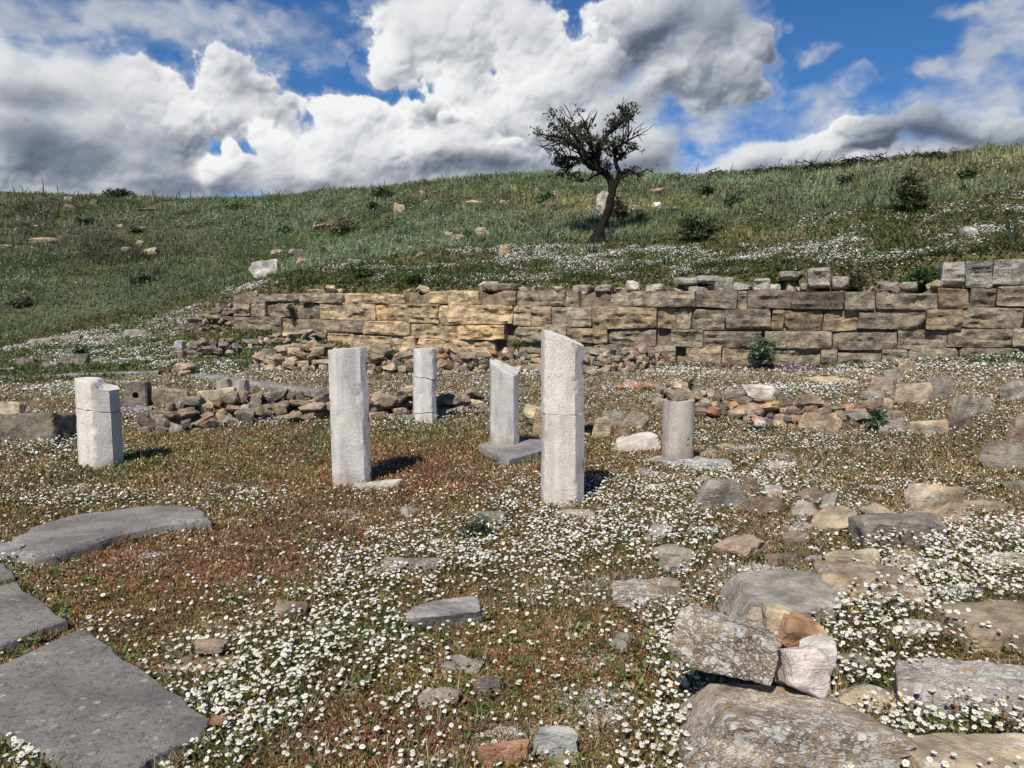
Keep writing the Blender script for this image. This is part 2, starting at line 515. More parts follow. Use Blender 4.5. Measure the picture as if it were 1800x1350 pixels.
TALL_EDGE_V = [606, 597, 548, 492, 466, 438, 428, 412, 396, 378, 362, 338, 320]


def zone(x, y, z):
    u, v = project(np.stack([x, y, z], -1))
    s, t = wall_st(x, y)
    upper = (s > 0.33) & (t > WALL_T0) | (t <= WALL_T0) & (v < np.interp(u, TALL_EDGE_U, TALL_EDGE_V) + 18)
    tall = (v < np.interp(u, TALL_EDGE_U, TALL_EDGE_V)) & upper
    return u, v, upper, tall


def flower_density(x, y, z):
    u, v, upper, tall = zone(x, y, z)
    nz = fbm2(x, y, 1.3, 3, 41)
    nz2 = fbm2(x, y, 4.0, 2, 47)
    d = blobs(u, v, FLOWER_BLOBS) * (1 - 0.85 * np.clip(blobs(u, v, BARE_BLOBS), 0, 1))
    d = d + 0.09 * (1 - 0.8 * np.clip(blobs(u, v, BARE_BLOBS), 0, 1))
    du = blobs(u, v, SLOPE_BLOBS) + 0.03
    du = du * np.clip(.55 + 2.4 * nz + .8 * fbm2(x, y, .6, 3, 43), .08, 1.7)
    d = np.where(upper, np.where(tall, 0.012 + 0.25 * np.clip(du - .5, 0, 1), du), d)
    d = np.clip(d, 0, 1.1) * np.clip(0.86 + 1.3 * nz + 1.3 * nz2, 0.06, 2.1)
    d = d * (1 - 0.8 * np.clip(blobs(u, v, GRAVEL_BLOBS), 0, 1))
    return np.clip(d, 0, 1.25)


def cover_color(x, y, z, n):
    """colour of low ground cover, chosen at random around the tone of the place"""
    u, v, upper, tall = zone(x, y, z)
    red = np.clip(blobs(u, v, RED_BLOBS), 0, 1)
    green = np.clip(blobs(u, v, GREEN_BLOBS), 0, 1)
    pn = fbm2(x, y, 1.6, 4, 77)
    olive = np.array([0.250, 0.182, 0.070])
    redc = np.array([0.265, 0.122, 0.060])
    grn = np.array([0.125, 0.150, 0.045])
    tan = np.array([0.47, 0.385, 0.26])
    r = rng.random(n)
    pr = 0.20 + 0.62 * red + 0.32 * pn
    pg = 0.10 + 0.6 * green - 0.15 * red - 0.35 * pn
    c = np.tile(olive, (n, 1))
    c = np.where((r < pr)[:, None], redc, c)
    r2 = rng.random(n)
    c = np.where((r2 < pg)[:, None], grn, c)
    r3 = rng.random(n)
    farp = sstep(9.5, 12, y) * .34 + .16 * sstep(1150, 1500, u) * sstep(1150, 950, v)
    c = np.where((r3 < 0.10 + farp + .15 * np.clip(fbm2(x, y, 2.7, 3, 83), -.4, 1))[:, None], tan, c)
    ugr = np.array([0.100, 0.138, 0.036])
    uol = np.array([0.19, 0.17, 0.06])
    c = np.where(upper[:, None], np.where((rng.random(n) < 0.6)[:, None], ugr, uol), c)
    c = c * ((0.55 + 0.9 * rng.random(n)) * np.clip(1.05 + .55 * fbm2(x, y, 3.1, 3, 84), .6, 1.5))[:, None]
    return c, upper, tall


# ------------------------------------------------------------------ the ground sheet
def grid_axis(segs):
    out = [segs[0][0]]
    for (a, b, st) in segs:
        k = max(1, int(round((b - a) / st)))
        out += list(a + (b - a) * (np.arange(1, k + 1) / k))
    return np.array(out)


def build_ground():
    xs = grid_axis([(-1500, -300, 300), (-300, -60, 40), (-60, -16, 1.0), (-16, -7, 0.16), (-7, 7, 0.055), (7, 13, 0.13), (13, 40, 0.9), (40, 300, 50), (300, 1500, 300)])
    ys = grid_axis([(-1500, -100, 350), (-100, -4, 12), (-4, 1.6, 0.4), (1.6, 8, 0.045), (8, 13, 0.06), (13, 21.5, 0.07), (21.5, 32, 0.16), (32, 56, 0.35), (56, 110, 3), (110, 600, 50), (600, 2500, 400)])
    X, Y = np.meshgrid(xs, ys)
    x, y = X.ravel(), Y.ravel()
    z = H(x, y)
    nx, ny = len(xs), len(ys)
    idx = np.arange(nx * ny).reshape(ny, nx)
    q = np.stack([idx[:-1, :-1], idx[:-1, 1:], idx[1:, 1:], idx[1:, :-1]], -1).reshape(-1, 4)
    me = mesh_np('ground', np.stack([x, y, z], -1), q)
    u, v, upper, tall = zone(x, y, z)
    red = np.clip(blobs(u, v, RED_BLOBS), 0, 1)
    green = np.clip(blobs(u, v, GREEN_BLOBS), 0, 1)
    fl = flower_density(x, y, z)
    pn = fbm2(x, y, 1.6, 4, 77)
    c = np.array([0.215, 0.148, 0.080]) + red[:, None] * np.array([0.015, -0.020, -0.014])
    g = np.clip(green - 0.4 * pn - 0.2, 0, 1)[:, None]
    c = c * (1 - 0.6 * g) + np.array([0.062, 0.066, 0.018]) * 0.6 * g
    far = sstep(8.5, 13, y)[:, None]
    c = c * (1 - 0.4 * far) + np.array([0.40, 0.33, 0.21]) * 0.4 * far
    c = np.where(upper[:, None], np.array([0.105, 0.100, 0.042]), c)
    c = np.where(tall[:, None], np.array([0.085, 0.085, 0.042]), c)
    s, t = wall_st(x, y)
    face = (s > -0.02) & (s < 0.40) & (t > WALL_T0)
    c = np.where(face[:, None], np.array([0.15, 0.105, 0.065]), c)
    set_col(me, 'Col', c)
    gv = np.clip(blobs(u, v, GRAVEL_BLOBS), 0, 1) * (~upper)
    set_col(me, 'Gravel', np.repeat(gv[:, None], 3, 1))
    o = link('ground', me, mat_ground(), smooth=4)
    tag(o, kind='structure')
    return o


build_ground()

# ------------------------------------------------------------------ stones
_cache = {}


def ico(n):
    if ('i', n) not in _cache:
        bm = bmesh.new()
        bmesh.ops.create_icosphere(bm, subdivisions=n, radius=1)
        V = np.array([v.co[:] for v in bm.verts])
        Fc = np.array([[v.index for v in f.verts] for f in bm.faces])
        bm.free()
        _cache[('i', n)] = (V, Fc)
    return _cache[('i', n)]


def cubegrid(nx, ny, nz):
    k = ('c', nx, ny, nz)
    if k not in _cache:
        ids, V, Fq = {}, [], []

        def vid(i, j, l):
            if (i, j, l) not in ids:
                ids[(i, j, l)] = len(V)
                V.append((2 * i / nx - 1, 2 * j / ny - 1, 2 * l / nz - 1))
            return ids[(i, j, l)]
        for i in range(nx):
            for j in range(ny):
                Fq.append([vid(i, j, 0), vid(i, j + 1, 0), vid(i + 1, j + 1, 0), vid(i + 1, j, 0)])
                Fq.append([vid(i, j, nz), vid(i + 1, j, nz), vid(i + 1, j + 1, nz), vid(i, j + 1, nz)])
        for i in range(nx):
            for l in range(nz):
                Fq.append([vid(i, 0, l), vid(i + 1, 0, l), vid(i + 1, 0, l + 1), vid(i, 0, l + 1)])
                Fq.append([vid(i, ny, l), vid(i, ny, l + 1), vid(i + 1, ny, l + 1), vid(i + 1, ny, l)])
        for j in range(ny):
            for l in range(nz):
                Fq.append([vid(0, j, l), vid(0, j, l + 1), vid(0, j + 1, l + 1), vid(0, j + 1, l)])
                Fq.append([vid(nx, j, l), vid(nx, j + 1, l), vid(nx, j + 1, l + 1), vid(nx, j, l + 1)])
        _cache[k] = (np.array(V), np.array(Fq))
    return _cache[k]


def rock_geo(size, seed, det=3, boxy=0.6, cuts=9, p=16, rough=0.05):
    r = np.random.default_rng(seed)
    d, Fc = ico(det)
    N, h = [], []
    for ax in range(3):
        for sg in (-1, 1):
            n = np.zeros(3)
            n[ax] = sg
            n += r.normal(0, 0.24 * (1 - boxy * 0.6), 3)
            N.append(n / np.linalg.norm(n))
            h.append(r.uniform(0.72, 1.0))
    for q in range(int(cuts * 1.5)):
        n = r.normal(0, 1, 3)
        N.append(n / np.linalg.norm(n))
        h.append(r.uniform(0.84, 1.14) + 0.30 * boxy)
    p = p * 2.2
    N, h = np.array(N), np.array(h)
    dn = d @ N.T
    inv = np.where(dn > 1e-3, dn / h, 0)
    rad = (inv ** p).sum(1) ** (-1.0 / p)
    V = d * rad[:, None]
    lo, hi = V.min(0), V.max(0)
    V = (V - (lo + hi) / 2) / ((hi - lo) / 2)
    V = V * (np.array(size) / 2)
    m = float(np.mean(size))
    rdg = 1 - np.abs(fbm(V / m * 2.1 + seed * 0.7, 3, seed % 89)) * 3.0
    V = V + d * (m * rough * (1.3 * fbm(V / m * 2.4 + seed * 1.7, 5, seed % 97, .6) - 0.5 * np.clip(rdg, 0, 1)))[:, None]
    st = vnoise(np.stack([V[:, 0] / m * 1.2, V[:, 1] / m * 1.2, V[:, 2] / m * 9.0 + seed], -1), seed % 31)
    V[:, :2] *= (1 + rough * 0.7 * st)[:, None]
    return V, Fc


ROCK_TONES = {'grey': (.27, .24, .20), 'brown': (.275, .215, .15), 'tan': (.38, .30, .205), 'pale': (.50, .46, .40), 'dark': (.18, .15, .122), 'orange': (.43, .255, .14),
              'terra': (.41, .23, .135), 'white': (.56, .54, .50), 'yellow': (.43, .35, .235), 'blue': (.29, .278, .26), 'pink': (.54, .485, .43), 'rust': (.29, .185, .12)}
FOOT = []           # footprints where nothing takes root: (x, y, rx, ry, angle)


def tone(k, r, spread=0.14):
    c = np.array(ROCK_TONES[k]) if isinstance(k, str) else np.array(k)
    return c * (1 + r.normal(0, spread)) * (1 + r.normal(0, 0.03, 3))


def stone(name, center, size, seed, tn='grey', lichen=0.3, parent=None, rot=(0, 0, 0), det=3, boxy=0.6, rough=0.05, p=16, cuts=9, mat=None, foot=True, base=None):
    r = np.random.default_rng(seed + 991)
    V, Fc = rock_geo(size, seed, det, boxy, cuts, p, rough)
    M = np.array(Matrix.Rotation(rot[2], 3, 'Z') @ Matrix.Rotation(rot[1], 3, 'Y') @ Matrix.Rotation(rot[0], 3, 'X'))
    V = V @ M.T
    c = np.array(center, float)
    if base is not None:       # sit it so that its lowest point is at height base
        c[2] = base - V[:, 2].min()
    me = mesh_np(name, V, Fc)
    t = tone(tn, r)
    o = link(name, me, mat or M_ROCK, parent, None, (t[0], t[1], t[2], lichen), smooth=R(26))
    o.location = c if parent is None else c - np.array(parent.location)
    if foot:
        FOOT.append((c[0], c[1], size[0] / 2 * 0.92, size[1] / 2 * 0.92, rot[2]))
    return o


SEED = [100]


def stone_px(box, h, label, tn='grey', lichen=0.3, boxy=0.6, yaw=0.0, tilt=(0, 0), det=4, lift=0.0, bury=0.25, rough=0.045, cat='stone', name='stone', group=None, depth=None, p=18, minL=0.25, mat=None):
    """a loose stone filling the given outline as seen by the camera: h is its height above the ground"""
    u0, v0, u1, v1 = box
    uc = (u0 + u1) / 2
    g = hit(uc, v1)
    if lift:
        d = ray(uc, v1)
        k = (CAMZ - g[2] - lift) / -d[2]
        g = d * k + np.array([0, 0, CAMZ])
    y = g[1]
    drop = (CAMZ - g[2]) / y
    tot = (v1 - v0) / F * y
    cs = 1 / math.hypot(1, drop)
    if depth is None:
        L = max((tot - h * cs) / max(drop * cs, 0.03), minL * (u1 - u0) / F * y)
    else:
        L = depth
    L = min(L, 2.2 * (u1 - u0) / F * y)
    w = (u1 - u0) / F * (y + L * 0.4)
    yc = y + L / 2
    x = (uc - 900) / F * yc * (1 + 0.0)
    SEED[0] += 1
    hh = h * (1 + bury)
    zc = g[2] + h - hh / 2
    if abs(yaw) > 1e-3:
        ca, sa = abs(math.cos(yaw)), abs(math.sin(yaw))
        w2 = (w * ca - L * sa) / max(ca * ca - sa * sa, 0.25)
        L2 = (L * ca - w * sa) / max(ca * ca - sa * sa, 0.25)
        if w2 > 0.3 * w and L2 > 0.3 * L:
            w, L = w2, L2
    o = stone(name, (x, yc, zc), (w, L, hh), SEED[0], tn, lichen, None, (tilt[0], tilt[1], yaw), det, boxy, rough, p, mat=mat)
    return tag(o, label, cat, group)


# ---- flagstones and kerbs: outlines on the ground given thickness
def slab_poly(name, px, top, thick, label, cat, tn='blue', lichen=0.35, seed=1, bev=0.02, group=None, wob=0.006):
    r = np.random.default_rng(seed)
    P = []
    for (u, v) in px:
        d = ray(u, v)
        k = (CAMZ - top) / -d[2]
        P.append(np.array([d[0] * k, d[1] * k]))
    P = np.array(P)
    Q = []
    n = len(P)
    for i in range(n):
        a, b = P[i], P[(i + 1) % n]
        m = max(1, int(np.linalg.norm(b - a) / 0.09))
        for k in range(m):
            q = a + (b - a) * k / m
            Q.append(q + r.normal(0, wob, 2) * (0.4 + 0.6 * (k > 0)))
    Q = np.array(Q)
    c = Q.mean(0)
    bm = bmesh.new()
    vs = [bm.verts.new((q[0] - c[0], q[1] - c[1], 0)) for q in Q]
    f = bm.faces.new(vs)
    if f.normal.z < 0:
        f.normal_flip()
    bm.normal_update()
    ret = bmesh.ops.extrude_face_region(bm, geom=[f])
    nv = [g for g in ret['geom'] if isinstance(g, bmesh.types.BMVert)]
    for v_ in nv:
        v_.co.z = 0.0
    low_v = [v_ for v_ in bm.verts if v_ not in nv]
    for v_ in low_v:
        v_.co.z = -thick
    bmesh.ops.recalc_face_normals(bm, faces=bm.faces)
    topf = [f_ for f_ in bm.faces if all(abs(v_.co.z) < 1e-6 for v_ in f_.verts)][0]
    bmesh.ops.bevel(bm, geom=list(topf.edges), offset=bev, segments=3, profile=0.6, affect='EDGES')
    bmesh.ops.triangulate(bm, faces=bm.faces)
    for _ in range(4):
        le = [e for e in bm.edges if e.calc_length() > 0.14]
        if not le:
            break
        bmesh.ops.subdivide_edges(bm, edges=le, cuts=1)
        bmesh.ops.triangulate(bm, faces=bm.faces)
    for v_ in bm.verts:
        pp = np.array([v_.co.x * 2.2 + seed, v_.co.y * 2.2, 0.3])
        v_.co.z += 0.018 * float(fbm(pp[None], 3, seed)[0]) * (1 if v_.co.z > -0.05 else 0)
    me = bpy.data.meshes.new(name)
    bm.to_mesh(me)
    bm.free()
    t = tone(tn, r, 0.05)
    o = link(name, me, M_SLAB, None, (c[0], c[1], top), (t[0], t[1], t[2], lichen), smooth=R(35))
    SLABS.append(Q)
    return tag(o, label, cat, group)


SLABS = []

# ------------------------------------------------------------------ pillars
def pillar_geo(poly, z0, z1f, seed, chips=(), dz=0.03, rough=0.0035, nside=5, z0f=None):
    """a prism over the plan polygon with slightly worn faces; z1f(x, y) and z0f(x, y) give the broken ends"""
    poly = np.array(poly, float)
    n = len(poly)
    ring = []
    for i in range(n):
        a, b = poly[i], poly[(i + 1) % n]
        for k in range(nside):
            ring.append(a + (b - a) * k / nside)
    ring = np.array(ring)
    m = len(ring)
    # round the arrises a little
    sm = (np.roll(ring, 1, 0) + np.roll(ring, -1, 0)) / 2
    ring = ring * 0.97 + sm * 0.03
    zt = z1f(ring[:, 0], ring[:, 1])
    zb = np.full(m, z0) if z0f is None else z0f(ring[:, 0], ring[:, 1])
    nz = max(3, int((zt.max() - zb.min()) / dz))
    V = []
    for j in range(nz + 1):
        f = j / nz
        V.append(np.column_stack([ring, zb + (zt - zb) * f]))
    V = np.concatenate(V)
    nr = np.column_stack([V[:, :2] / (np.linalg.norm(V[:, :2], axis=1, keepdims=True) + 1e-9), np.zeros(len(V))])
    V = V + nr * (rough * 1.3 * fbm(V * 7 + seed, 3, seed) + rough * .45 * fbm(V * 45 + seed, 2, seed + 3))[:, None]
    # nibble the arrises
    corner = np.tile(np.arange(m) % nside == 0, nz + 1)
    nib = np.clip(fbm(V * 14 + seed * 3, 2, seed + 8) - 0.12, 0, 1)
    V = V - nr * (corner * nib * 0.045)[:, None]
    for (cx, cy, cz, cr, dp) in chips:
        dd = np.linalg.norm(V - np.array([cx, cy, cz]), axis=1)
        V = V - nr * (dp * np.clip(1 - dd / cr, 0, 1))[:, None]
    Fq = []
    for j in range(nz):
        a = j * m + np.arange(m)
        b = j * m + (np.arange(m) + 1) % m
        Fq.append(np.stack([a, b, b + m, a + m], -1))
    Fq = np.concatenate(Fq)
    # caps as shrinking rings
    tris, quads = [], [Fq]
    base = len(V)
    for (end, fn, flip) in ((nz * m, z1f, False), (0, z0f or (lambda x, y: np.full_like(x, z0)), True)):
        prev = end + np.arange(m)
        for sc_ in (0.75, 0.5, 0.25):
            rr = ring * sc_
            zz = fn(rr[:, 0], rr[:, 1]) + (0.008 * fbm(np.column_stack([rr * 18, np.zeros(m)]) + seed, 3, seed) if not flip else 0)
            V = np.concatenate([V, np.column_stack([rr, zz])])
            cur = len(V) - m + np.arange(m)
            q = np.stack([prev, np.roll(prev, -1), np.roll(cur, -1), cur], -1)
            quads.append(q[:, ::-1] if flip else q)
            prev = cur
        V = np.concatenate([V, [[0, 0, float(fn(np.zeros(1), np.zeros(1))[0])]]])
        tr = np.stack([prev, np.roll(prev, -1), np.full(m, len(V) - 1)], -1)
        tris.append(tr[:, ::-1] if flip else tr)
    return V, [np.concatenate(quads), np.concatenate(tris)]


def octo(w, rot, sx=1.0, sy=1.0, k=0.414):
    """plan of an eight sided pillar: w across, k = share of a side taken by the long faces"""
    h = w / 2
    c = h * k
    pts = [(-c, -h), (c, -h), (h, -c), (h, c), (c, h), (-c, h), (-h, c), (-h, -c)]
    a = math.cos(rot), math.sin(rot)
    return [(x * sx * a[0] - y * sy * a[1], x * sx * a[1] + y * sy * a[0]) for (x, y) in pts]


def pillar(base_px, v_top, width_px, rot, label, k=0.414, sy=1.0, slope=(0, 0), rough_top=0.012, cracks=(), stain=0.5, seed=1, tint=(1, 1, 1), lean=(0, 0), z_base=None, taper=0.97, chips=(), group='octagonal pillars of the court', gap=.009, step=None):
    u, v = base_px
    g = hit(u, v)
    if z_base is not None:
        d = ray(u, v)
        kk = (CAMZ - z_base) / -d[2]
        g = d * kk + np.array([0, 0, CAMZ])
    y = g[1]
    w = width_px / F * y * 1.03
    yc = y + w * sy * 0.5
    x = (u - 900) / F * yc
    top = at(u, v_top, y)[2]
    hgt = top - g[2]
    root = empty('pillar', (x, yc, g[2] - 0.0), label, 'pillar', group)
    root['kind'] = 'thing'
    root.rotation_euler = (lean[0], lean[1], 0)
    poly = octo(w, rot, 1.0, sy, k)

    def ztop(px, py):
        nz = fbm(np.column_stack([px * 9, py * 9, np.zeros_like(px)]) + seed * 2.1, 3, seed)
        zz = hgt + slope[0] * px / w + slope[1] * py / w + rough_top * nz
        if step is not None:
            zz = zz - step[1] * sstep(-.06, .06, px / w + .4 * py / w - step[0] + .12 * nz)
        return zz
    levels = [(None, -0.08)] + [(c, c[0]) for c in cracks] + [(None, hgt)]
    for i in range(len(levels) - 1):
        a, b = levels[i], levels[i + 1]
        if i == 0:
            zb = None
        else:
            ca = a[0]

            def zb(px, py, ca=ca):
                return ca[0] + ca[1] * px / w + 0.012 * fbm(np.column_stack([px * 14, py * 14, np.zeros_like(px)]) + ca[0] * 7, 2, 5) + gap
        if b[0] is None:
            zt = ztop
        else:
            cb = b[0]

            def zt(px, py, cb=cb):
                return cb[0] + cb[1] * px / w + 0.012 * fbm(np.column_stack([px * 14, py * 14, np.zeros_like(px)]) + cb[0] * 7, 2, 5)
        V, Fq = pillar_geo(poly, -0.08, zt, seed + i * 5, chips, z0f=zb)
        V[:, :2] *= (1 - (1 - taper) * np.clip(V[:, 2:3] / max(hgt, .1), 0, 1))
        if i > 0:
            V[:, 0] += 0.006 * (-1) ** i
            V[:, 1] += 0.004
        me = mesh_np('shaft', V, Fq)
        link('shaft', me, M_MARBLE, root, None, (tint[0], tint[1], tint[2], stain), smooth=R(30))
    FOOT.append((x, yc, w * 0.5, w * sy * 0.5, 0))
    return root, w, hgt


P1 = pillar((168, 828), 672, 69, R(-9), 'short pillar with a slanting broken top and a crack across, beside the long low block', slope=(-0.07, 0.02), step=(.08, .06), rough_top=.02, cracks=((0.62, -0.07),), stain=0.2, seed=3, tint=(1.05, 1.03, 1.0))
P2 = pillar((614, 858), 614, 67, R(14), 'flat-topped pillar with a small grey stone at its foot casting a dark oval shadow', k=0.62, sy=0.9, slope=(0.02, 0.0), rough_top=0.008, stain=0.55, seed=5, lean=(0, R(-0.9)), tint=(.95, .95, .95))
P3 = pillar((746, 746), 614, 38.5, R(14), 'slim far pillar cracked through twice, standing in front of the rubble', k=0.5, cracks=((0.155, 0.02), (0.66, -0.05)), stain=0.25, seed=7, taper=1.0, rough_top=0.004)
P4 = pillar((886, 782), 648, 49, R(8), 'grey stained pillar with a jagged sloping top on a dark square plinth', k=0.55, slope=(-0.14, 0.10), rough_top=0.03, stain=0.75, seed=9, z_base=0.10, tint=(.86, .86, .86))
P5 = pillar((990, 897), 594, 72, R(9), 'tallest white pillar, its top sliced off at a slant', slope=(-0.13, 0.03), cracks=((0.78, 0.0),), stain=0.35, seed=13, tint=(1.03, 1.0, .97), rough_top=0.012, gap=.004)


# round drum on its base
def drum():
    u, v = 1195, 806
    z = 0.09
    d = ray(u, v)
    k = (CAMZ - z) / -d[2]
    g = d * k + np.array([0, 0, CAMZ])
    w = 57 / F * g[1]
    yc = g[1] + w / 2
    x = (u - 900) / F * yc
    top = at(u, 706, g[1])[2]
    root = empty('round_column', (x, yc, z), 'round pitted column stump with a flat brown stone lying on top', 'column')
    root['kind'] = 'thing'
    poly = [(w / 2 * math.cos(a), w / 2 * math.sin(a)) for a in np.linspace(0, 2 * math.pi, 12, endpoint=False)]
    V, Fq = pillar_geo(poly, -0.02, lambda px, py: top - z + 0 * px, 21, nside=3, rough=0.005)
    rr = np.linalg.norm(V[:, :2], axis=1)
    full = rr > w * 0.44
    V[full, :2] *= (w / 2 / rr[full])[:, None] * (1 + 0.02 * fbm(V[full] * 25, 3, 4))[:, None]
    me = mesh_np('shaft', V, Fq)
    link('shaft', me, M_MARBLE, root, None, (.72, .68, .63, .55), smooth=R(40))
    FOOT.append((x, yc, w * .6, w * .6, 0))
    SEED[0] += 1
    cap = stone('flat_stone', (x - 0.03, yc + 0.0, 0), (w * 0.78, w * 0.7, 0.13), 405, 'brown', 0.15, None, (0, R(-2), 0.2), 3, 0.9, 0.03, 24, foot=False, base=top - 0.012)
    tag(cap, 'flat brown stone lying on the round column stump', 'stone')
    bs = stone('base_slab', (x + 0.0, yc - 0.02, 0), (w * 2.0, w * 1.9, 0.16), 406, 'grey', 0.3, root, (0, 0, 0.5), 4, 0.8, 0.02, 24, base=z - 0.155)
    bs.color = (.42, .41, .40, .2)
    return x, yc, w, top


DR = drum()
s_ = stone_px((1205, 803, 1292, 832), 0.12, 'flat grey slab lying beside the foot of the round column stump', 'blue', 0.1, 0.9, yaw=0.15, p=30, cat='slab', name='slab')
s_.color = (.38, .375, .365, .1)

# plinth under the stained pillar, stones at pillar feet
pl = slab_poly('plinth', [(840, 783), (868, 770), (955, 771), (951, 792), (895, 808), (884, 806)], 0.10, 0.22, 'dark square stone plinth under the grey stained pillar', 'plinth', 'grey', 0.15, 31, 0.012, wob=0.005)
pl.color = (.25, .235, .22, .2)
s_ = stone_px((608, 838, 709, 870), 0.10, 'whitish rounded stone at the foot of the flat-topped pillar', 'pale', 0.1, 0.5, yaw=0.35, p=12)
s_ = stone_px((975, 890, 1062, 918), 0.04, 'low dull stone half buried at the foot of the tallest pillar', 'grey', 0.3, 0.7, p=20)
s_ = stone_px((1066, 760, 1164, 800), 0.17, 'white marble fragment lying tilted beside the round column stump', 'white', 0.1, 0.85, yaw=0.12, tilt=(0, R(-10)), p=26, mat=M_MARBLE)
s_.color = (1.02, 1.0, .98, .1)

# ------------------------------------------------------------------ flagstones in the near corner, low blocks
slab_poly('flagstone', [(-260, 960), (-60, 968), (8, 992), (22, 1004), (28, 1014), (-40, 1030), (-260, 1040)], 0.045, 0.16, 'narrow flagstone farthest along the paved edge', 'flagstone', 'blue', .3, 51, group='flagstones of the paved edge')
slab_poly('flagstone', [(-330, 1050), (-20, 1034), (30, 1020), (42, 1037), (78, 1058), (118, 1088), (88, 1098), (0, 1132), (-330, 1200)], 0.045, 0.17, 'middle flagstone with daisies along its cracked corner', 'flagstone', 'blue', .3, 52, group='flagstones of the paved edge')
slab_poly('flagstone', [(-330, 1226), (0, 1166), (95, 1121), (140, 1101), (165, 1112), (205, 1142), (262, 1180), (300, 1210), (335, 1236), (372, 1262), (356, 1290), (300, 1312), (262, 1330), (225, 1375), (190, 1430), (140, 1372), (62, 1312), (-20, 1276), (-330, 1252)], 0.045, 0.18, 'largest dark flagstone with a scrap of orange tile on its edge', 'flagstone', 'blue', .35, 53, group='flagstones of the paved edge')
for o in list(col.objects):
    if o.name.startswith('flagstone'):
        o.color = (.195, .178, .160, .4)
s_ = stone_px((345, 1255, 376, 1277), 0.03, 'scrap of orange tile on the edge of the largest flagstone', 'terra', 0.0, 0.6, det=3, lift=0.08, bury=0, cat='tile scrap', name='tile_fragment')
slab_poly('stone_block', [(18, 945), (60, 922), (130, 902), (260, 888), (330, 887), (362, 899), (372, 912), (366, 912), (290, 920), (225, 932), (150, 952), (100, 968), (60, 974), (30, 970)], 0.08, 0.26, 'long low grey block with a smooth hollowed top, lying in red moss', 'block', 'blue', .25, 57, 0.05, wob=0.016).color = (.235, .215, .195, .3)
stone_px((-40, 950, 24, 990), 0.10, 'small grey block end at the edge of the flagstones', 'blue', .3, .8)

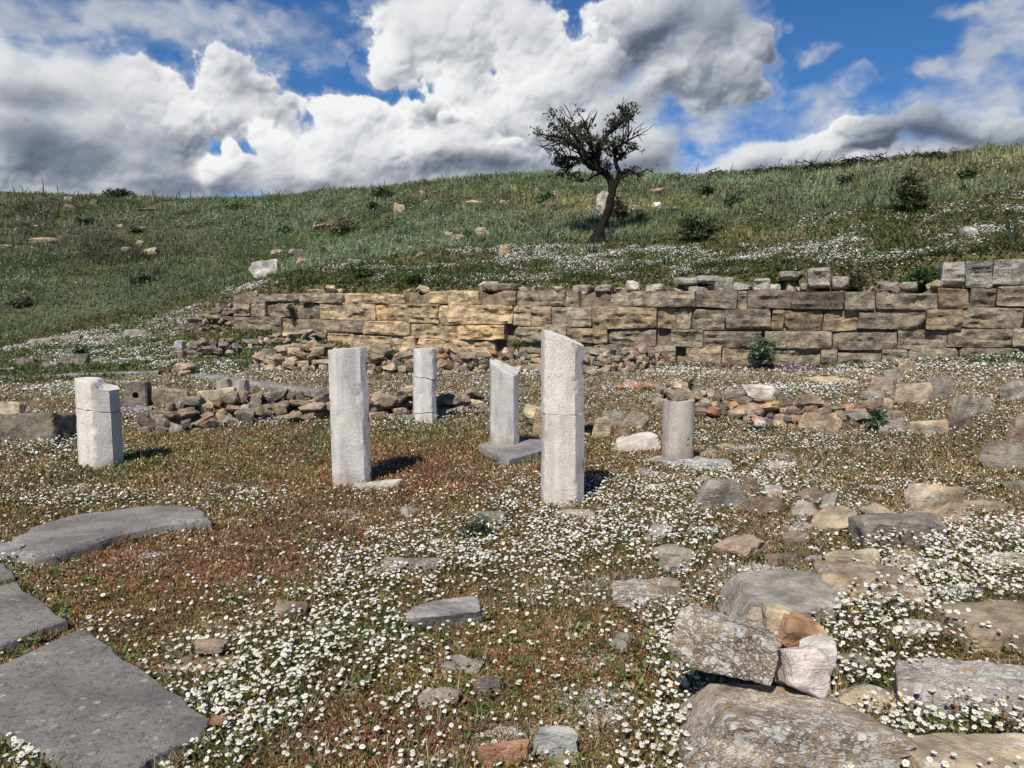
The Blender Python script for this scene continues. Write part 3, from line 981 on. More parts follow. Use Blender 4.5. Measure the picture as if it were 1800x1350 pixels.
# near stones: outline in the photo, height, label ...
SPX = [
    ((1180, 1196, 1618, 1420), .23, 'largest lichen-spotted boulder, carrying the long crusted stone', 'tan', .85, .95, dict(det=5, yaw=-.18, tilt=(0, R(4)), depth=.62, rough=.035, p=22)),
    ((1184, 1090, 1388, 1208), .21, 'long lichen-crusted stone propped on the largest boulder', 'brown', .95, .6, dict(det=5, yaw=-.35, tilt=(0, R(9)), lift=.20, bury=0.0, depth=.26, rough=.05)),
    ((1284, 1020, 1505, 1118), .18, 'smooth grey boulder behind the heap of small coloured stones', (.34, .31, .265), .12, .5, dict(det=5, rough=.03, depth=.46)),
    ((1275, 1100, 1398, 1175), .14, 'cream flat stone between the smooth grey boulder and the crusted stone', 'pale', .05, .7, dict(lift=.12, depth=.2)),
    ((1354, 1075, 1415, 1128), .13, 'small yellowish angular stone leaning on the smooth grey boulder', 'yellow', 0, .5, dict(lift=.20, depth=.13)),
    ((1383, 1097, 1468, 1156), .13, 'orange-brown stone in the heap of small coloured stones', 'orange', 0, .55, dict(lift=.18, depth=.17, tilt=(0, R(18)))),
    ((1387, 1143, 1468, 1222), .16, 'pinkish white angular stone in front of the orange-brown one', 'pink', 0, .3, dict(lift=.16, depth=.16, rough=.06, tilt=(R(-12), R(8)))),
    ((1424, 1138, 1490, 1186), .12, 'pale grey stone behind the pinkish white one', 'white', 0, .3, dict(lift=.15, depth=.13)),
    ((1430, 1004, 1645, 1084), .17, 'long brown stone with pale lichen spots beside the smooth grey boulder', 'brown', .55, .7, dict(yaw=-.2, depth=.42)),
    ((1462, 965, 1575, 1034), .20, 'craggy tan stone with a split top above the long brown stone', 'tan', .5, .4, dict(rough=.08)),
    ((1516, 920, 1675, 978), .22, 'dark grey boulder just below the craggiest rock', 'grey', .25, .6, dict(depth=.4)),
    ((1603, 848, 1718, 928), .32, 'craggiest rock, deeply fissured, standing over the flowers', 'tan', .6, .35, dict(rough=.09)),
    ((1590, 1130, 1930, 1300), .12, 'broad grey slab crusted with lichen among the daisies', 'grey', .9, .8, dict(det=5, yaw=-.2, rough=.03, p=24)),
    ((1610, 1270, 1930, 1410), .12, 'pale worn slab in the near corner under daisies', 'tan', .6, .8, dict(det=5, rough=.03)),
    ((1690, 1045, 1890, 1150), .11, 'smooth brownish slab above the broad lichen slab', 'brown', .3, .8, dict(rough=.02)),
    ((1635, 1020, 1745, 1062), .08, 'whitish flat stone overgrown by daisies above the brownish slab', 'pale', .4, .8, {}),
    ((1478, 1142, 1570, 1195), .10, 'grey stone sunk among daisies beside the pale grey stone', 'grey', .4, .7, {}),
    ((1528, 908, 1582, 928), .06, 'small orange stone behind the dark grey boulder', 'orange', 0, .6, dict(det=3)),
    ((1222, 848, 1322, 902), .26, 'rounded dark grey boulder under a twiggy tuft', 'grey', .2, .45, {}),
    ((1318, 868, 1390, 908), .16, 'brownish stone against the rounded dark grey boulder', 'brown', .2, .5, {}),
    ((1312, 856, 1342, 880), .2, 'small brown stone wedged behind the rounded boulder', 'brown', .1, .5, dict(det=3)),
    ((1735, 776, 1850, 832), .32, 'grey boulder rising from daisies at the rubble edge', 'grey', .3, .5, {}),
    ((1152, 953, 1228, 1003), .12, 'grey stone with a sloping face in the middle of the flower field', 'grey', .15, .5, {}),
    ((1072, 996, 1215, 1072), .06, 'flat tan stone sunk in gravel, freckled with lichen', 'brown', .7, .8, {}),
    ((690, 1032, 868, 1122), .10, 'smooth pale grey slab tilted among dense daisies', 'blue', .05, .75, dict(det=5, yaw=.38, tilt=(R(6), 0), rough=.02, p=24)),
    ((662, 968, 780, 1014), .08, 'dark flat stone nearly hidden by daisies', 'grey', .2, .7, {}),
    ((832, 890, 895, 930), .12, 'lumpy grey stone at the edge of the moss', 'grey', .5, .4, {}),
    ((745, 942, 800, 962), .05, 'yellowish flat stone in dense daisies', 'yellow', .2, .6, dict(det=3)),
    ((950, 938, 980, 960), .05, 'small yellowish stone in the daisies below the tallest pillar', 'yellow', 0, .6, dict(det=3)),
    ((834, 1298, 942, 1362), .09, 'orange terracotta fragment with a flat face', 'terra', 0, .8, dict(yaw=.2, p=26, rough=.02)),
    ((938, 1276, 1022, 1345), .13, 'pale grey stone next to the terracotta fragment', 'blue', .15, .5, {}),
    ((975, 1325, 1020, 1365), .05, 'tan chip of stone under the pale grey stone', 'yellow', 0, .6, dict(det=3)),
    ((728, 1202, 805, 1255), .08, 'rough grey-brown stone sunk in moss', 'brown', .6, .5, {}),
    ((832, 1182, 885, 1228), .08, 'small upright grey stone with white flecks', 'grey', .6, .5, {}),
    ((318, 1119, 380, 1153), .06, 'flat tan stone resting on a brown rock', 'tan', 0, .8, dict(lift=.05, bury=0, det=3)),
    ((272, 1138, 405, 1192), .05, 'flat brown rock under the flat tan stone', 'brown', .1, .7, {}),
    ((468, 1052, 530, 1092), .08, 'grey rock at the border of red moss and daisies', 'brown', .2, .5, {}),
    ((1105, 1176, 1148, 1192), .04, 'thin tan stone beside the gravel patch', 'tan', .2, .7, dict(det=3)),
    ((1215, 922, 1272, 945), .06, 'low grey stone near the pale gravel patch', 'grey', .6, .6, dict(det=3)),
    ((1488, 1198, 1612, 1262), .07, 'low lichen-mottled rock sunk between the daisies and the largest boulder', 'tan', .8, .7, {}),
    ((1570, 968, 1690, 1022), .07, 'pale low rock between the dark grey boulder and the whitish flat stone', 'tan', .7, .6, {}),
    ((1715, 960, 1850, 1010), .08, 'grey-tan low rock nearly drowned in the thickest daisies', 'tan', .6, .6, {}),
    ((1600, 1085, 1700, 1130), .06, 'lichen-freckled low rock under the smooth brownish slab', 'tan', .8, .7, {}),
    ((1700, 880, 1800, 905), .1, 'flat brown stone behind the craggiest rock', 'brown', .2, .7, dict(det=3)),
    ((1770, 840, 1870, 870), .12, 'low grey stone under the boulder at the rubble edge', 'grey', .3, .6, dict(det=3)),
]
for (box, h, lab, tn, li, bx, kw) in SPX:
    stone_px(box, h, lab, tn, li, bx, **kw)

# small stones of the buried walls that show through the daisies
_r = np.random.default_rng(321)
for i in range(74):
    if i < 44:
        u, v = _r.uniform(1130, 1830), _r.uniform(775, 1010)
    elif i < 60:
        u, v = _r.uniform(1000, 1300), _r.uniform(930, 1260)
    else:
        u, v = _r.uniform(540, 1000), _r.uniform(900, 1320)
    g = hit(u, v)
    if any((g[0] - f[0]) ** 2 / (f[2] + .05) ** 2 + (g[1] - f[1]) ** 2 / (f[3] + .05) ** 2 < 1 for f in FOOT):
        continue
    w = _r.uniform(.07, .30) * (1.2 if i < 44 else .7)
    o = stone('loose_stone', g, (w, w * _r.uniform(.5, 1), w * _r.uniform(.3, .55)), 5000 + i, ['tan', 'grey', 'brown', 'pale', 'tan', 'grey'][i % 6], abs(_r.normal(.4, .25)), None, (_r.normal(0, .2), _r.normal(0, .2), _r.uniform(0, 3)), 4 if w > .16 else 3, .3, .07, 20, cuts=6, base=g[2] - w * .16)
    tag(o, 'small weathered stone half sunk in the moss among daisies', 'stone', 'small stones sunk among the daisies')

# ------------------------------------------------------------------ stubs and big blocks on the terrace
def stub(box, label, tn, seed, yaw=0.1, name='stone_stub', lean=(0, 0), round_=False):
    u0, v0, u1, v1 = box
    g = hit((u0 + u1) / 2, v1)
    w = (u1 - u0) / F * g[1]
    hgt = (v1 - v0) / F * g[1]
    root = empty(name, (g[0], g[1] + w / 2, g[2]), label, 'stone stub')
    root.rotation_euler = (lean[0], lean[1], yaw)
    return root, w, hgt, g


root, w, hgt, g = stub((216, 672, 254, 723), 'square brown stone stub with a round hole in its face', 'brown', 61)
bm = bmesh.new()
bmesh.ops.create_cube(bm, size=1)
bmesh.ops.scale(bm, vec=(w, w * 0.7, hgt + 0.1), verts=bm.verts)
bmesh.ops.translate(bm, vec=(0, 0, hgt / 2 - 0.05), verts=bm.verts)
bmesh.ops.bevel(bm, geom=bm.edges[:], offset=0.015, segments=2, affect='EDGES')
fr = min(bm.faces, key=lambda f: f.calc_center_median().y)
ins = bmesh.ops.inset_region(bm, faces=[fr], thickness=w * 0.32, depth=0)
# a hole: the inner face pushed back and rounded
bmesh.ops.subdivide_edges(bm, edges=fr.edges[:], cuts=3)
cz, cx = hgt * 0.55, 0
for v_ in fr.verts:
    d = Vector((v_.co.x - cx, 0, v_.co.z - hgt / 2))
    d.normalize()
    v_.co.x = d.x * 0.055
    v_.co.z = cz + d.z * 0.05
ret = bmesh.ops.extrude_face_region(bm, geom=[fr])
for v_ in [q for q in ret['geom'] if isinstance(q, bmesh.types.BMVert)]:
    v_.co.y += 0.12
bmesh.ops.delete(bm, geom=[fr], context='FACES_ONLY')
bmesh.ops.triangulate(bm, faces=bm.faces)
me = bpy.data.meshes.new('block')
bm.to_mesh(me)
bm.free()
link('block', me, M_ROCK, root, None, (.21, .18, .15, .35), smooth=R(30))

for (box, lab, sd, ln) in (((380, 668, 405, 700), 'pale half of a split column stub, leaning away from its crack', 63, R(-6)), ((404, 668, 431, 705), 'tapered half of a split column stub, beside the crack', 64, R(4))):
    g = hit((box[0] + box[2]) / 2, 705)
    w = (box[2] - box[0]) / F * g[1]
    hgt = (705 - box[1]) / F * g[1]
    root = empty('column_stub', (g[0], g[1] + w / 2, g[2]), lab, 'column stub')
    root.rotation_euler = (0, ln, 0.3)
    V, Fq = pillar_geo(octo(w, 0.2, 1, 1.1), -0.08, lambda px, py: hgt + 0.02 * np.sin(px * 30) + 0 * py, sd)
    link('shaft', mesh_np('shaft', V, Fq), M_MARBLE, root, None, (.62, .58, .54, .5), smooth=R(32))

TERR = [
    ((-60, 722, 128, 786), .42, 'massive smooth sandstone block lying beside the short cracked pillar', (.25, .205, .165), .15, .75, dict(det=5, depth=.6, rough=.025, p=14)),
    ((-30, 703, 36, 742), .3, 'cream angular stone behind the massive sandstone block', 'yellow', .1, .7, {}),
    ((40, 762, 82, 782), .14, 'brown stone wedged under the massive sandstone block', 'brown', .1, .7, dict(det=3)),
    ((262, 686, 334, 722), .34, 'wide wedge-shaped boulder next to the stub with the hole', 'tan', .15, .45, {}),
    ((340, 686, 415, 722), .35, 'slanting boulder leaning on the split column stub', 'tan', .3, .4, {}),
    ((1306, 678, 1372, 698), .16, 'long pale slab lying across the low rubble wall', 'pale', .3, .8, dict(lift=.25)),
    ((1415, 655, 1488, 682), .12, 'yellow flat stone lying alone before the ashlar wall', 'yellow', .1, .6, {}),
    ((1553, 652, 1594, 672), .22, 'rounded grey stone in front of the ashlar wall', 'grey', .1, .45, {}),
    ((1525, 668, 1578, 696), .3, 'brown block on the back of the stone heap', 'brown', .3, .6, {}),
    ((1572, 678, 1640, 712), .34, 'largest tan block of the stone heap', 'tan', .25, .65, {}),
    ((1628, 668, 1682, 702), .34, 'grey block at the end of the stone heap', 'grey', .35, .6, {}),
    ((1512, 690, 1565, 708), .18, 'flat dark stone at the foot of the stone heap', 'grey', .25, .7, dict(det=3)),
    ((1515, 704, 1565, 722), .16, 'squat brown stone below the flat dark stone', 'brown', .2, .6, dict(det=3)),
    ((1555, 700, 1575, 724), .2, 'small upright cream stone beside the leafy weed', 'tan', .2, .6, dict(det=3)),
    ((1410, 728, 1492, 760), .24, 'pale wedge slab tumbled from the low rubble wall', 'tan', .35, .7, dict(tilt=(0, R(8)))),
    ((1490, 718, 1540, 748), .24, 'grey stone between the pale wedge slab and the leafy weed', 'grey', .3, .5, dict(det=3)),
    ((1555, 722, 1596, 742), .16, 'flat brown stone behind the leafy weed', 'brown', .2, .6, dict(det=3)),
    ((1545, 738, 1600, 764), .2, 'grey-brown slab in front of the leafy weed', 'grey', .4, .7, dict(det=3)),
    ((1600, 738, 1672, 768), .22, 'broad lichen-pale stone near the leafy weed', 'tan', .6, .6, {}),
    ((1678, 698, 1752, 734), .3, 'dark long rock half covered by daisies', 'grey', .35, .5, {}),
    ((1668, 732, 1716, 758), .24, 'dark brown rock below the long half-covered one', 'dark', .3, .5, dict(det=3)),
    ((1755, 680, 1830, 704), .3, 'pale lichened rock at the far edge of the daisies', 'grey', .6, .5, {}),
    ((1775, 730, 1850, 785), .4, 'tall brown rock standing over the grey boulder', 'brown', .2, .6, {}),
    ((1640, 616, 1668, 634), .2, 'rounded brown stone at the ashlar wall foot near the daisy mound', 'brown', .1, .4, dict(det=3)),
    ((1580, 634, 1612, 656), .22, 'cream stone at the ashlar wall foot', 'tan', .2, .5, dict(det=3)),
    ((1330, 738, 1352, 752), .12, 'white lump of stone at the foot of the low rubble wall', 'white', .1, .5, dict(det=3)),
    ((640, 662, 668, 680), .1, 'dark stone left lying before the far rubble bank', 'dark', .1, .5, dict(det=3)),
    ((880, 644, 918, 658), .14, 'pale flat stone on the rubble bank behind the stained pillar', 'pale', .1, .7, dict(det=3)),
    ((1058, 732, 1102, 752), .24, 'grey stone on the loose stones behind the marble fragment', 'grey', .2, .5, dict(det=3)),
    ((1040, 742, 1076, 774), .3, 'yellow-brown rounded stone behind the marble fragment', 'yellow', .1, .35, dict(det=3)),
    ((1095, 725, 1142, 756), .26, 'slanting tan stone behind the marble fragment', 'tan', .2, .5, dict(det=3, tilt=(0, R(20)))),
    ((1080, 752, 1110, 772), .14, 'rust-red stone behind the marble fragment', 'rust', .0, .5, dict(det=3)),
    ((936, 730, 960, 772), .42, 'craggy brown stone peeping past the tallest pillar', 'brown', .2, .4, dict(det=3)),
    ((1205, 618, 1226, 632), .1, 'flat stone under the purple flowers', 'brown', .1, .7, dict(det=3)),
]
for (box, h, lab, tn, li, bx, kw) in TERR:
    stone_px(box, h, lab, tn, li, bx, **kw)

# scattered outcrops on the open terrace
for (box, h, lab, tn) in (((28, 628, 68, 646), .2, 'dark pitted outcrop in the dry turf, first of the row', 'dark'), ((68, 628, 92, 640), .22, 'small dark outcrop between two larger ones', 'dark'),
                          ((100, 624, 158, 646), .3, 'largest dark outcrop beside the spiky weed', 'dark'), ((74, 636, 106, 650), .14, 'pale flat outcrop below the small dark one', 'grey'), ((158, 632, 192, 642), .14, 'low grey outcrop past the spiky weed', 'grey'),
                          ((204, 630, 240, 642), .14, 'dark low outcrop at the end of the row', 'dark'), ((62, 590, 112, 606), .2, 'grey ledge at the foot of the green slope', 'grey'), ((112, 588, 145, 602), .2, 'dark ledge beside the grey one at the slope foot', 'dark'),
                          ((160, 590, 195, 600), .16, 'thin dark ledge farther along the slope foot', 'dark'), ((216, 578, 262, 592), .22, 'flat grey ledge below the white flowers', 'grey'), ((-20, 645, 24, 656), .1, 'flat stone by the long kerb', 'grey')):
    stone_px(box, h, lab, tn, .4, .5, det=3, name='outcrop', cat='rock')

# kerbs: low grey stone strips across the terrace
def kerb(name, uv, width, label, seed):
    pts = [hit(u, v) for (u, v) in uv]
    root_loc = pts[0]
    V, Fq = [], []
    n = 0
    seq = []
    for a, b in zip(pts[:-1], pts[1:]):
        m = max(1, int(np.linalg.norm((b - a)[:2]) / 0.12))
        for k in range(m):
            seq.append(a + (b - a) * k / m)
    seq.append(pts[-1])
    seq = np.array(seq)
    seq[:, 2] = H(seq[:, 0], seq[:, 1], False)
    tn_ = np.gradient(seq[:, :2], axis=0)
    tn_ /= np.linalg.norm(tn_, axis=1, keepdims=True)
    nr = np.column_stack([-tn_[:, 1], tn_[:, 0]])
    prof = [(-.5, -.12), (-.5, .05), (-.44, .07), (0, .072), (.44, .07), (.5, .05), (.5, -.12)]
    for i, p in enumerate(seq):
        for (o, z) in prof:
            ww = width * (1 + 0.08 * float(vnoise(np.array([[i * .31, o * 3, seed]]), seed)[0]))
            V.append((p[0] + nr[i, 0] * o * ww - root_loc[0], p[1] + nr[i, 1] * o * ww - root_loc[1], p[2] + z + 0.012 * float(vnoise(np.array([[i * .37, o * 5, seed]]), 2)[0]) - root_loc[2]))
    m = len(prof)
    for i in range(len(seq) - 1):
        for j in range(m - 1):
            Fq.append([i * m + j, (i + 1) * m + j, (i + 1) * m + j + 1, i * m + j + 1])
    me = mesh_np(name, np.array(V), np.array(Fq))
    bm = bmesh.new()
    bm.from_mesh(me)
    bmesh.ops.holes_fill(bm, edges=bm.edges)
    bmesh.ops.recalc_face_normals(bm, faces=bm.faces)
    bm.to_mesh(me)
    bm.free()
    o = link(name, me, M_SLAB, None, root_loc, (.24, .235, .225, .3), smooth=R(40))
    return tag(o, label, 'kerb', 'stone kerbs across the terrace', 'thing')


kerb('kerb', [(-160, 676), (0, 669), (120, 664), (285, 659)], 0.42, 'long straight grey kerb running in from the open side', 1)
kerb('kerb', [(345, 665), (430, 673), (500, 684), (575, 694)], 0.30, 'slanting grey kerb ending behind the flat-topped pillar', 2)
kerb('kerb', [(206, 727), (268, 724)], 0.16, 'short pale kerb at the foot of the stub with the hole', 3)
kerb('kerb', [(380, 634), (440, 640)], 0.3, 'short kerb fragment before the yellow rubble wall', 4)


# ------------------------------------------------------------------ rubble walls
def rubble_wall(label, line, rows, w_rng, h_rng, tones, seed, thick=2, group='low rubble walls', hprof=None, maxn=100, lich=0.2, spread=0.06):
    """a tumbled dry stone wall along a line of ground points (u, v of its foot); each stone is a part"""
    r = np.random.default_rng(seed)
    h_rng = (h_rng[0] * .78, h_rng[1] * .86)
    P = np.array([hit(u, v) for (u, v) in line])
    seg = np.linalg.norm(np.diff(P[:, :2], axis=0), axis=1)
    cum = np.concatenate([[0], np.cumsum(seg)])
    Ltot = cum[-1]
    mid = P[len(P) // 2]
    root = empty('rubble_wall', mid, label, 'rubble wall', group)
    root['kind'] = 'thing'
    todo = []
    top = np.zeros(400)
    for row in range(rows):
        for th in range(thick if row < rows - 1 else max(1, thick - 1)):
            a = r.uniform(0, 0.15)
            while a < Ltot:
                w = r.uniform(w_rng[0] * .6, w_rng[1]) if r.random() < .75 else r.uniform(.08, .14)
                h = r.uniform(*h_rng)
                f = (a + w / 2) / Ltot
                if f > 1:
                    break
                hp = 1.0 if hprof is None else float(np.interp(f, np.linspace(0, 1, len(hprof)), hprof))
                if row < rows * hp + r.uniform(-0.5, 0.3):
                    todo.append((a + w / 2, row, th, w, h))
                a += w * r.uniform(0.88, 1.05)
    todo.sort(key=lambda q: (q[2] > 0, 0))
    todo = todo[:maxn]
    hm = np.mean(h_rng)
    for (s, row, th, w, h) in todo:
        x = np.interp(s, cum, P[:, 0])
        y = np.interp(s, cum, P[:, 1])
        i = min(max(int(np.searchsorted(cum, s)) - 1, 0), len(seg) - 1)
        ang = math.atan2(P[i + 1, 1] - P[i, 1], P[i + 1, 0] - P[i, 0])
        nx, ny = -math.sin(ang), math.cos(ang)
        if ny < 0:
            nx, ny = -nx, -ny
        dep = r.uniform(0.8, 1.2) * w * 0.9
        off = th * 0.26 + r.normal(0, spread) + row * 0.05 + dep * 0.35
        x += nx * off
        y += ny * off
        z = Hs(x, y) + hm * 0.80 * row + h * 0.42 + r.normal(0, 0.015)
        sd = int(r.integers(1, 90000))
        stone('stone', (x, y, z), (w * 1.15, dep * 1.1, min(h, w * .85) * 1.2), sd, tones[int(r.integers(len(tones)))], max(0, r.normal(lich, .15)), root, (r.normal(0, .2), r.normal(0, .2), ang + r.normal(0, .35)), 3, 0.3, 0.06, 24, cuts=4, foot=(row == 0))
    return root


BRN = ['brown', 'brown', 'tan', 'grey', 'dark', 'grey', 'brown']
YEL = ['yellow', 'yellow', 'tan', 'brown', 'tan', 'grey']
MIX = ['brown', 'grey', 'tan', 'rust', 'grey', 'brown', 'brown', 'tan', 'tan', 'grey', 'dark', 'terra', 'yellow', 'brown']
rubble_wall('low tumbled rubble wall running from the short cracked pillar to the flat-topped pillar', [(215, 762), (300, 765), (380, 755), (460, 747), (585, 738)], 4, (.16, .38), (.10, .19), BRN, 1, hprof=[.45, .6, .9, 1, .95, 1, .9])
rubble_wall('knee-high rubble piece between the flat-topped pillar and the slim far pillar', [(640, 742), (690, 738), (735, 728)], 3, (.16, .36), (.11, .2), BRN, 2, thick=2, hprof=[1, 1, .7])
rubble_wall('row of low dark stones between the slim far pillar and the stained pillar', [(768, 732), (820, 728), (862, 726)], 3, (.16, .36), (.10, .17), BRN, 3, thick=2, hprof=[.9, .7, 1])
rubble_wall('loose rubble heap between the stained pillar and the round stump', [(915, 742), (960, 768), (1010, 772), (1060, 768)], 2, (.14, .34), (.10, .2), MIX, 4, thick=2)
rubble_wall('long low rubble wall with red tile scraps past the round column stump', [(1130, 706), (1220, 734), (1300, 745), (1380, 752), (1470, 754), (1540, 748)], 4, (.13, .36), (.08, .16), MIX, 5, thick=2, hprof=[.7, 1, 1, .9, .7, .6])
rubble_wall('yellow rubble wall with squared stones in front of the ashlar wall', [(430, 650), (480, 652), (535, 655), (600, 648)], 5, (.16, .40), (.11, .19), YEL, 6, thick=1, hprof=[.5, 1, 1, 1])
rubble_wall('rubble bank behind the flat-topped pillar, below the yellow ashlar', [(595, 648), (650, 662), (700, 662), (760, 660)], 5, (.16, .40), (.11, .19), MIX + YEL, 7, thick=1, hprof=[.8, 1, .9, 1])
rubble_wall('rubble bank between the slim far pillar and the tallest pillar', [(765, 660), (830, 656), (900, 652), (950, 652)], 5, (.15, .36), (.10, .18), MIX + BRN, 8, thick=1, hprof=[1, 1, .7, .8])
rubble_wall('rubble bank between the tallest pillar and the purple flowers', [(1020, 664), (1080, 662), (1130, 655), (1185, 640)], 5, (.15, .34), (.09, .17), MIX + BRN, 9, thick=1, hprof=[.8, 1, .9, .5])
rubble_wall('short dark rubble wall with a bright white stone at one end', [(300, 630), (340, 634), (380, 632), (425, 622)], 4, (.16, .36), (.10, .17), BRN, 10, thick=1, hprof=[.5, 1, 1, .6])
rubble_wall('dark dry stone wall joining the end of the ashlar wall', [(300, 588), (345, 588), (380, 582), (413, 576)], 6, (.18, .42), (.10, .17), ['dark', 'dark', 'brown', 'grey'], 11, thick=1, hprof=[.2, .5, .8, 1.1])
rubble_wall('thin stony ridge behind the row of loose terrace stones', [(430, 618), (480, 612), (545, 606), (600, 600)], 3, (.2, .45), (.1, .18), YEL, 12, thick=1, hprof=[.4, .8, 1, 1])
rubble_wall('scatter of small stones behind the tallest pillar', [(1030, 690), (1090, 682), (1130, 690)], 1, (.15, .35), (.1, .16), MIX, 13, thick=2)
rubble_wall('small stony lump between the two grey kerbs', [(295, 664), (318, 664), (342, 662)], 2, (.18, .36), (.1, .18), ['tan', 'grey', 'brown'], 14, thick=2)
o = stone_px((308, 604, 325, 616), .16, 'bright white stone on the end of the short dark rubble wall', 'white', 0, .6, det=3, lift=.28, bury=0, depth=.2)
o = stone_px((312, 618, 326, 636), .26, 'cream upright stone under the bright white stone', 'tan', 0, .7, det=3, depth=.2)

# ------------------------------------------------------------------ ashlar wall
def wall_point(u):
    k = (u - 900) / F / 1.004
    # x = k*y and (x, y) on the wall line
    # (x - W0x)*WN0 + (y - W0y)*WN1 = 0
    y = (W0[0] * WN[0] + W0[1] * WN[1]) / (k * WN[0] + WN[1])
    return np.array([k * y, y])


LU = [430, 900, 1500, 1750, 2000]
LV = {0: [2.45, 2.55, 2.50, 2.60, 2.62], 1: [2.12, 2.14, 2.02, 2.10, 2.12], 2: [1.92, 1.78, 1.655, 1.71, 1.73], 3: [1.52, 1.31, 1.24, 1.33, 1.35], 4: [1.19, .95, .885, .98, 1.0], 5: [.80, .5, .40, .5, .5]}


def lev(k, u):
    return float(np.interp(u, LU, LV[k]))


COURSES = {
    0: [(1652, 1694), (1694, 1742), (1742, 1830), (1830, 1920), (1920, 2030), (2030, 2150)],
    1: [(455, 530), (530, 602), (607, 650), (650, 713), (752, 787), (787, 815), (815, 842), (882, 908), (908, 950), (950, 993), (993, 1018), (1072, 1110), (1110, 1223), (1223, 1295), (1295, 1312), (1312, 1390), (1390, 1483), (1483, 1537), (1537, 1587), (1587, 1648), (1648, 1703), (1703, 1750), (1750, 1840), (1840, 1930), (1930, 2050), (2050, 2150)],
    2: [(412, 440), (440, 467), (467, 520), (520, 533), (533, 563), (563, 600), (600, 633), (633, 660), (660, 682), (682, 728), (728, 772), (772, 830), (830, 902), (902, 933), (933, 970), (970, 1040), (1040, 1065), (1065, 1088), (1088, 1155), (1155, 1190), (1190, 1215), (1215, 1275), (1275, 1355), (1355, 1378), (1378, 1425), (1425, 1447), (1447, 1508), (1508, 1627), (1627, 1693), (1693, 1800), (1800, 1900), (1900, 1990), (1990, 2150)],
    3: [(413, 440), (440, 467), (467, 497), (497, 533), (533, 567), (567, 640), (640, 722), (722, 806), (806, 888), (905, 935), (935, 997), (997, 1050), (1050, 1070), (1070, 1153), (1180, 1237), (1237, 1298), (1298, 1340), (1345, 1410), (1410, 1465), (1465, 1500), (1500, 1515), (1515, 1580), (1580, 1668), (1668, 1720), (1720, 1783), (1783, 1870), (1870, 2000), (2000, 2150)],
    4: [(420, 470), (470, 540), (540, 620), (620, 730), (730, 833), (833, 870), (900, 953), (953, 1043), (1043, 1093), (1093, 1147), (1147, 1190), (1207, 1270), (1270, 1318), (1318, 1355), (1355, 1385), (1385, 1445), (1445, 1475), (1475, 1553), (1553, 1600), (1600, 1690), (1690, 1800)],
}
LOOSE_TOP = [(1000, 1030, 500, 520), (1042, 1068, 500, 514), (1130, 1160, 498, 517), (1205, 1242, 502, 518), (1252, 1287, 486, 517), (1320, 1352, 488, 515), (1285, 1318, 497, 512), (1404, 1418, 496, 512), (1416, 1458, 469, 506), (1365, 1402, 474, 492), (1460, 1492, 484, 508), (1180, 1225, 486, 500), (1220, 1262, 483, 496), (840, 900, 497, 512)]


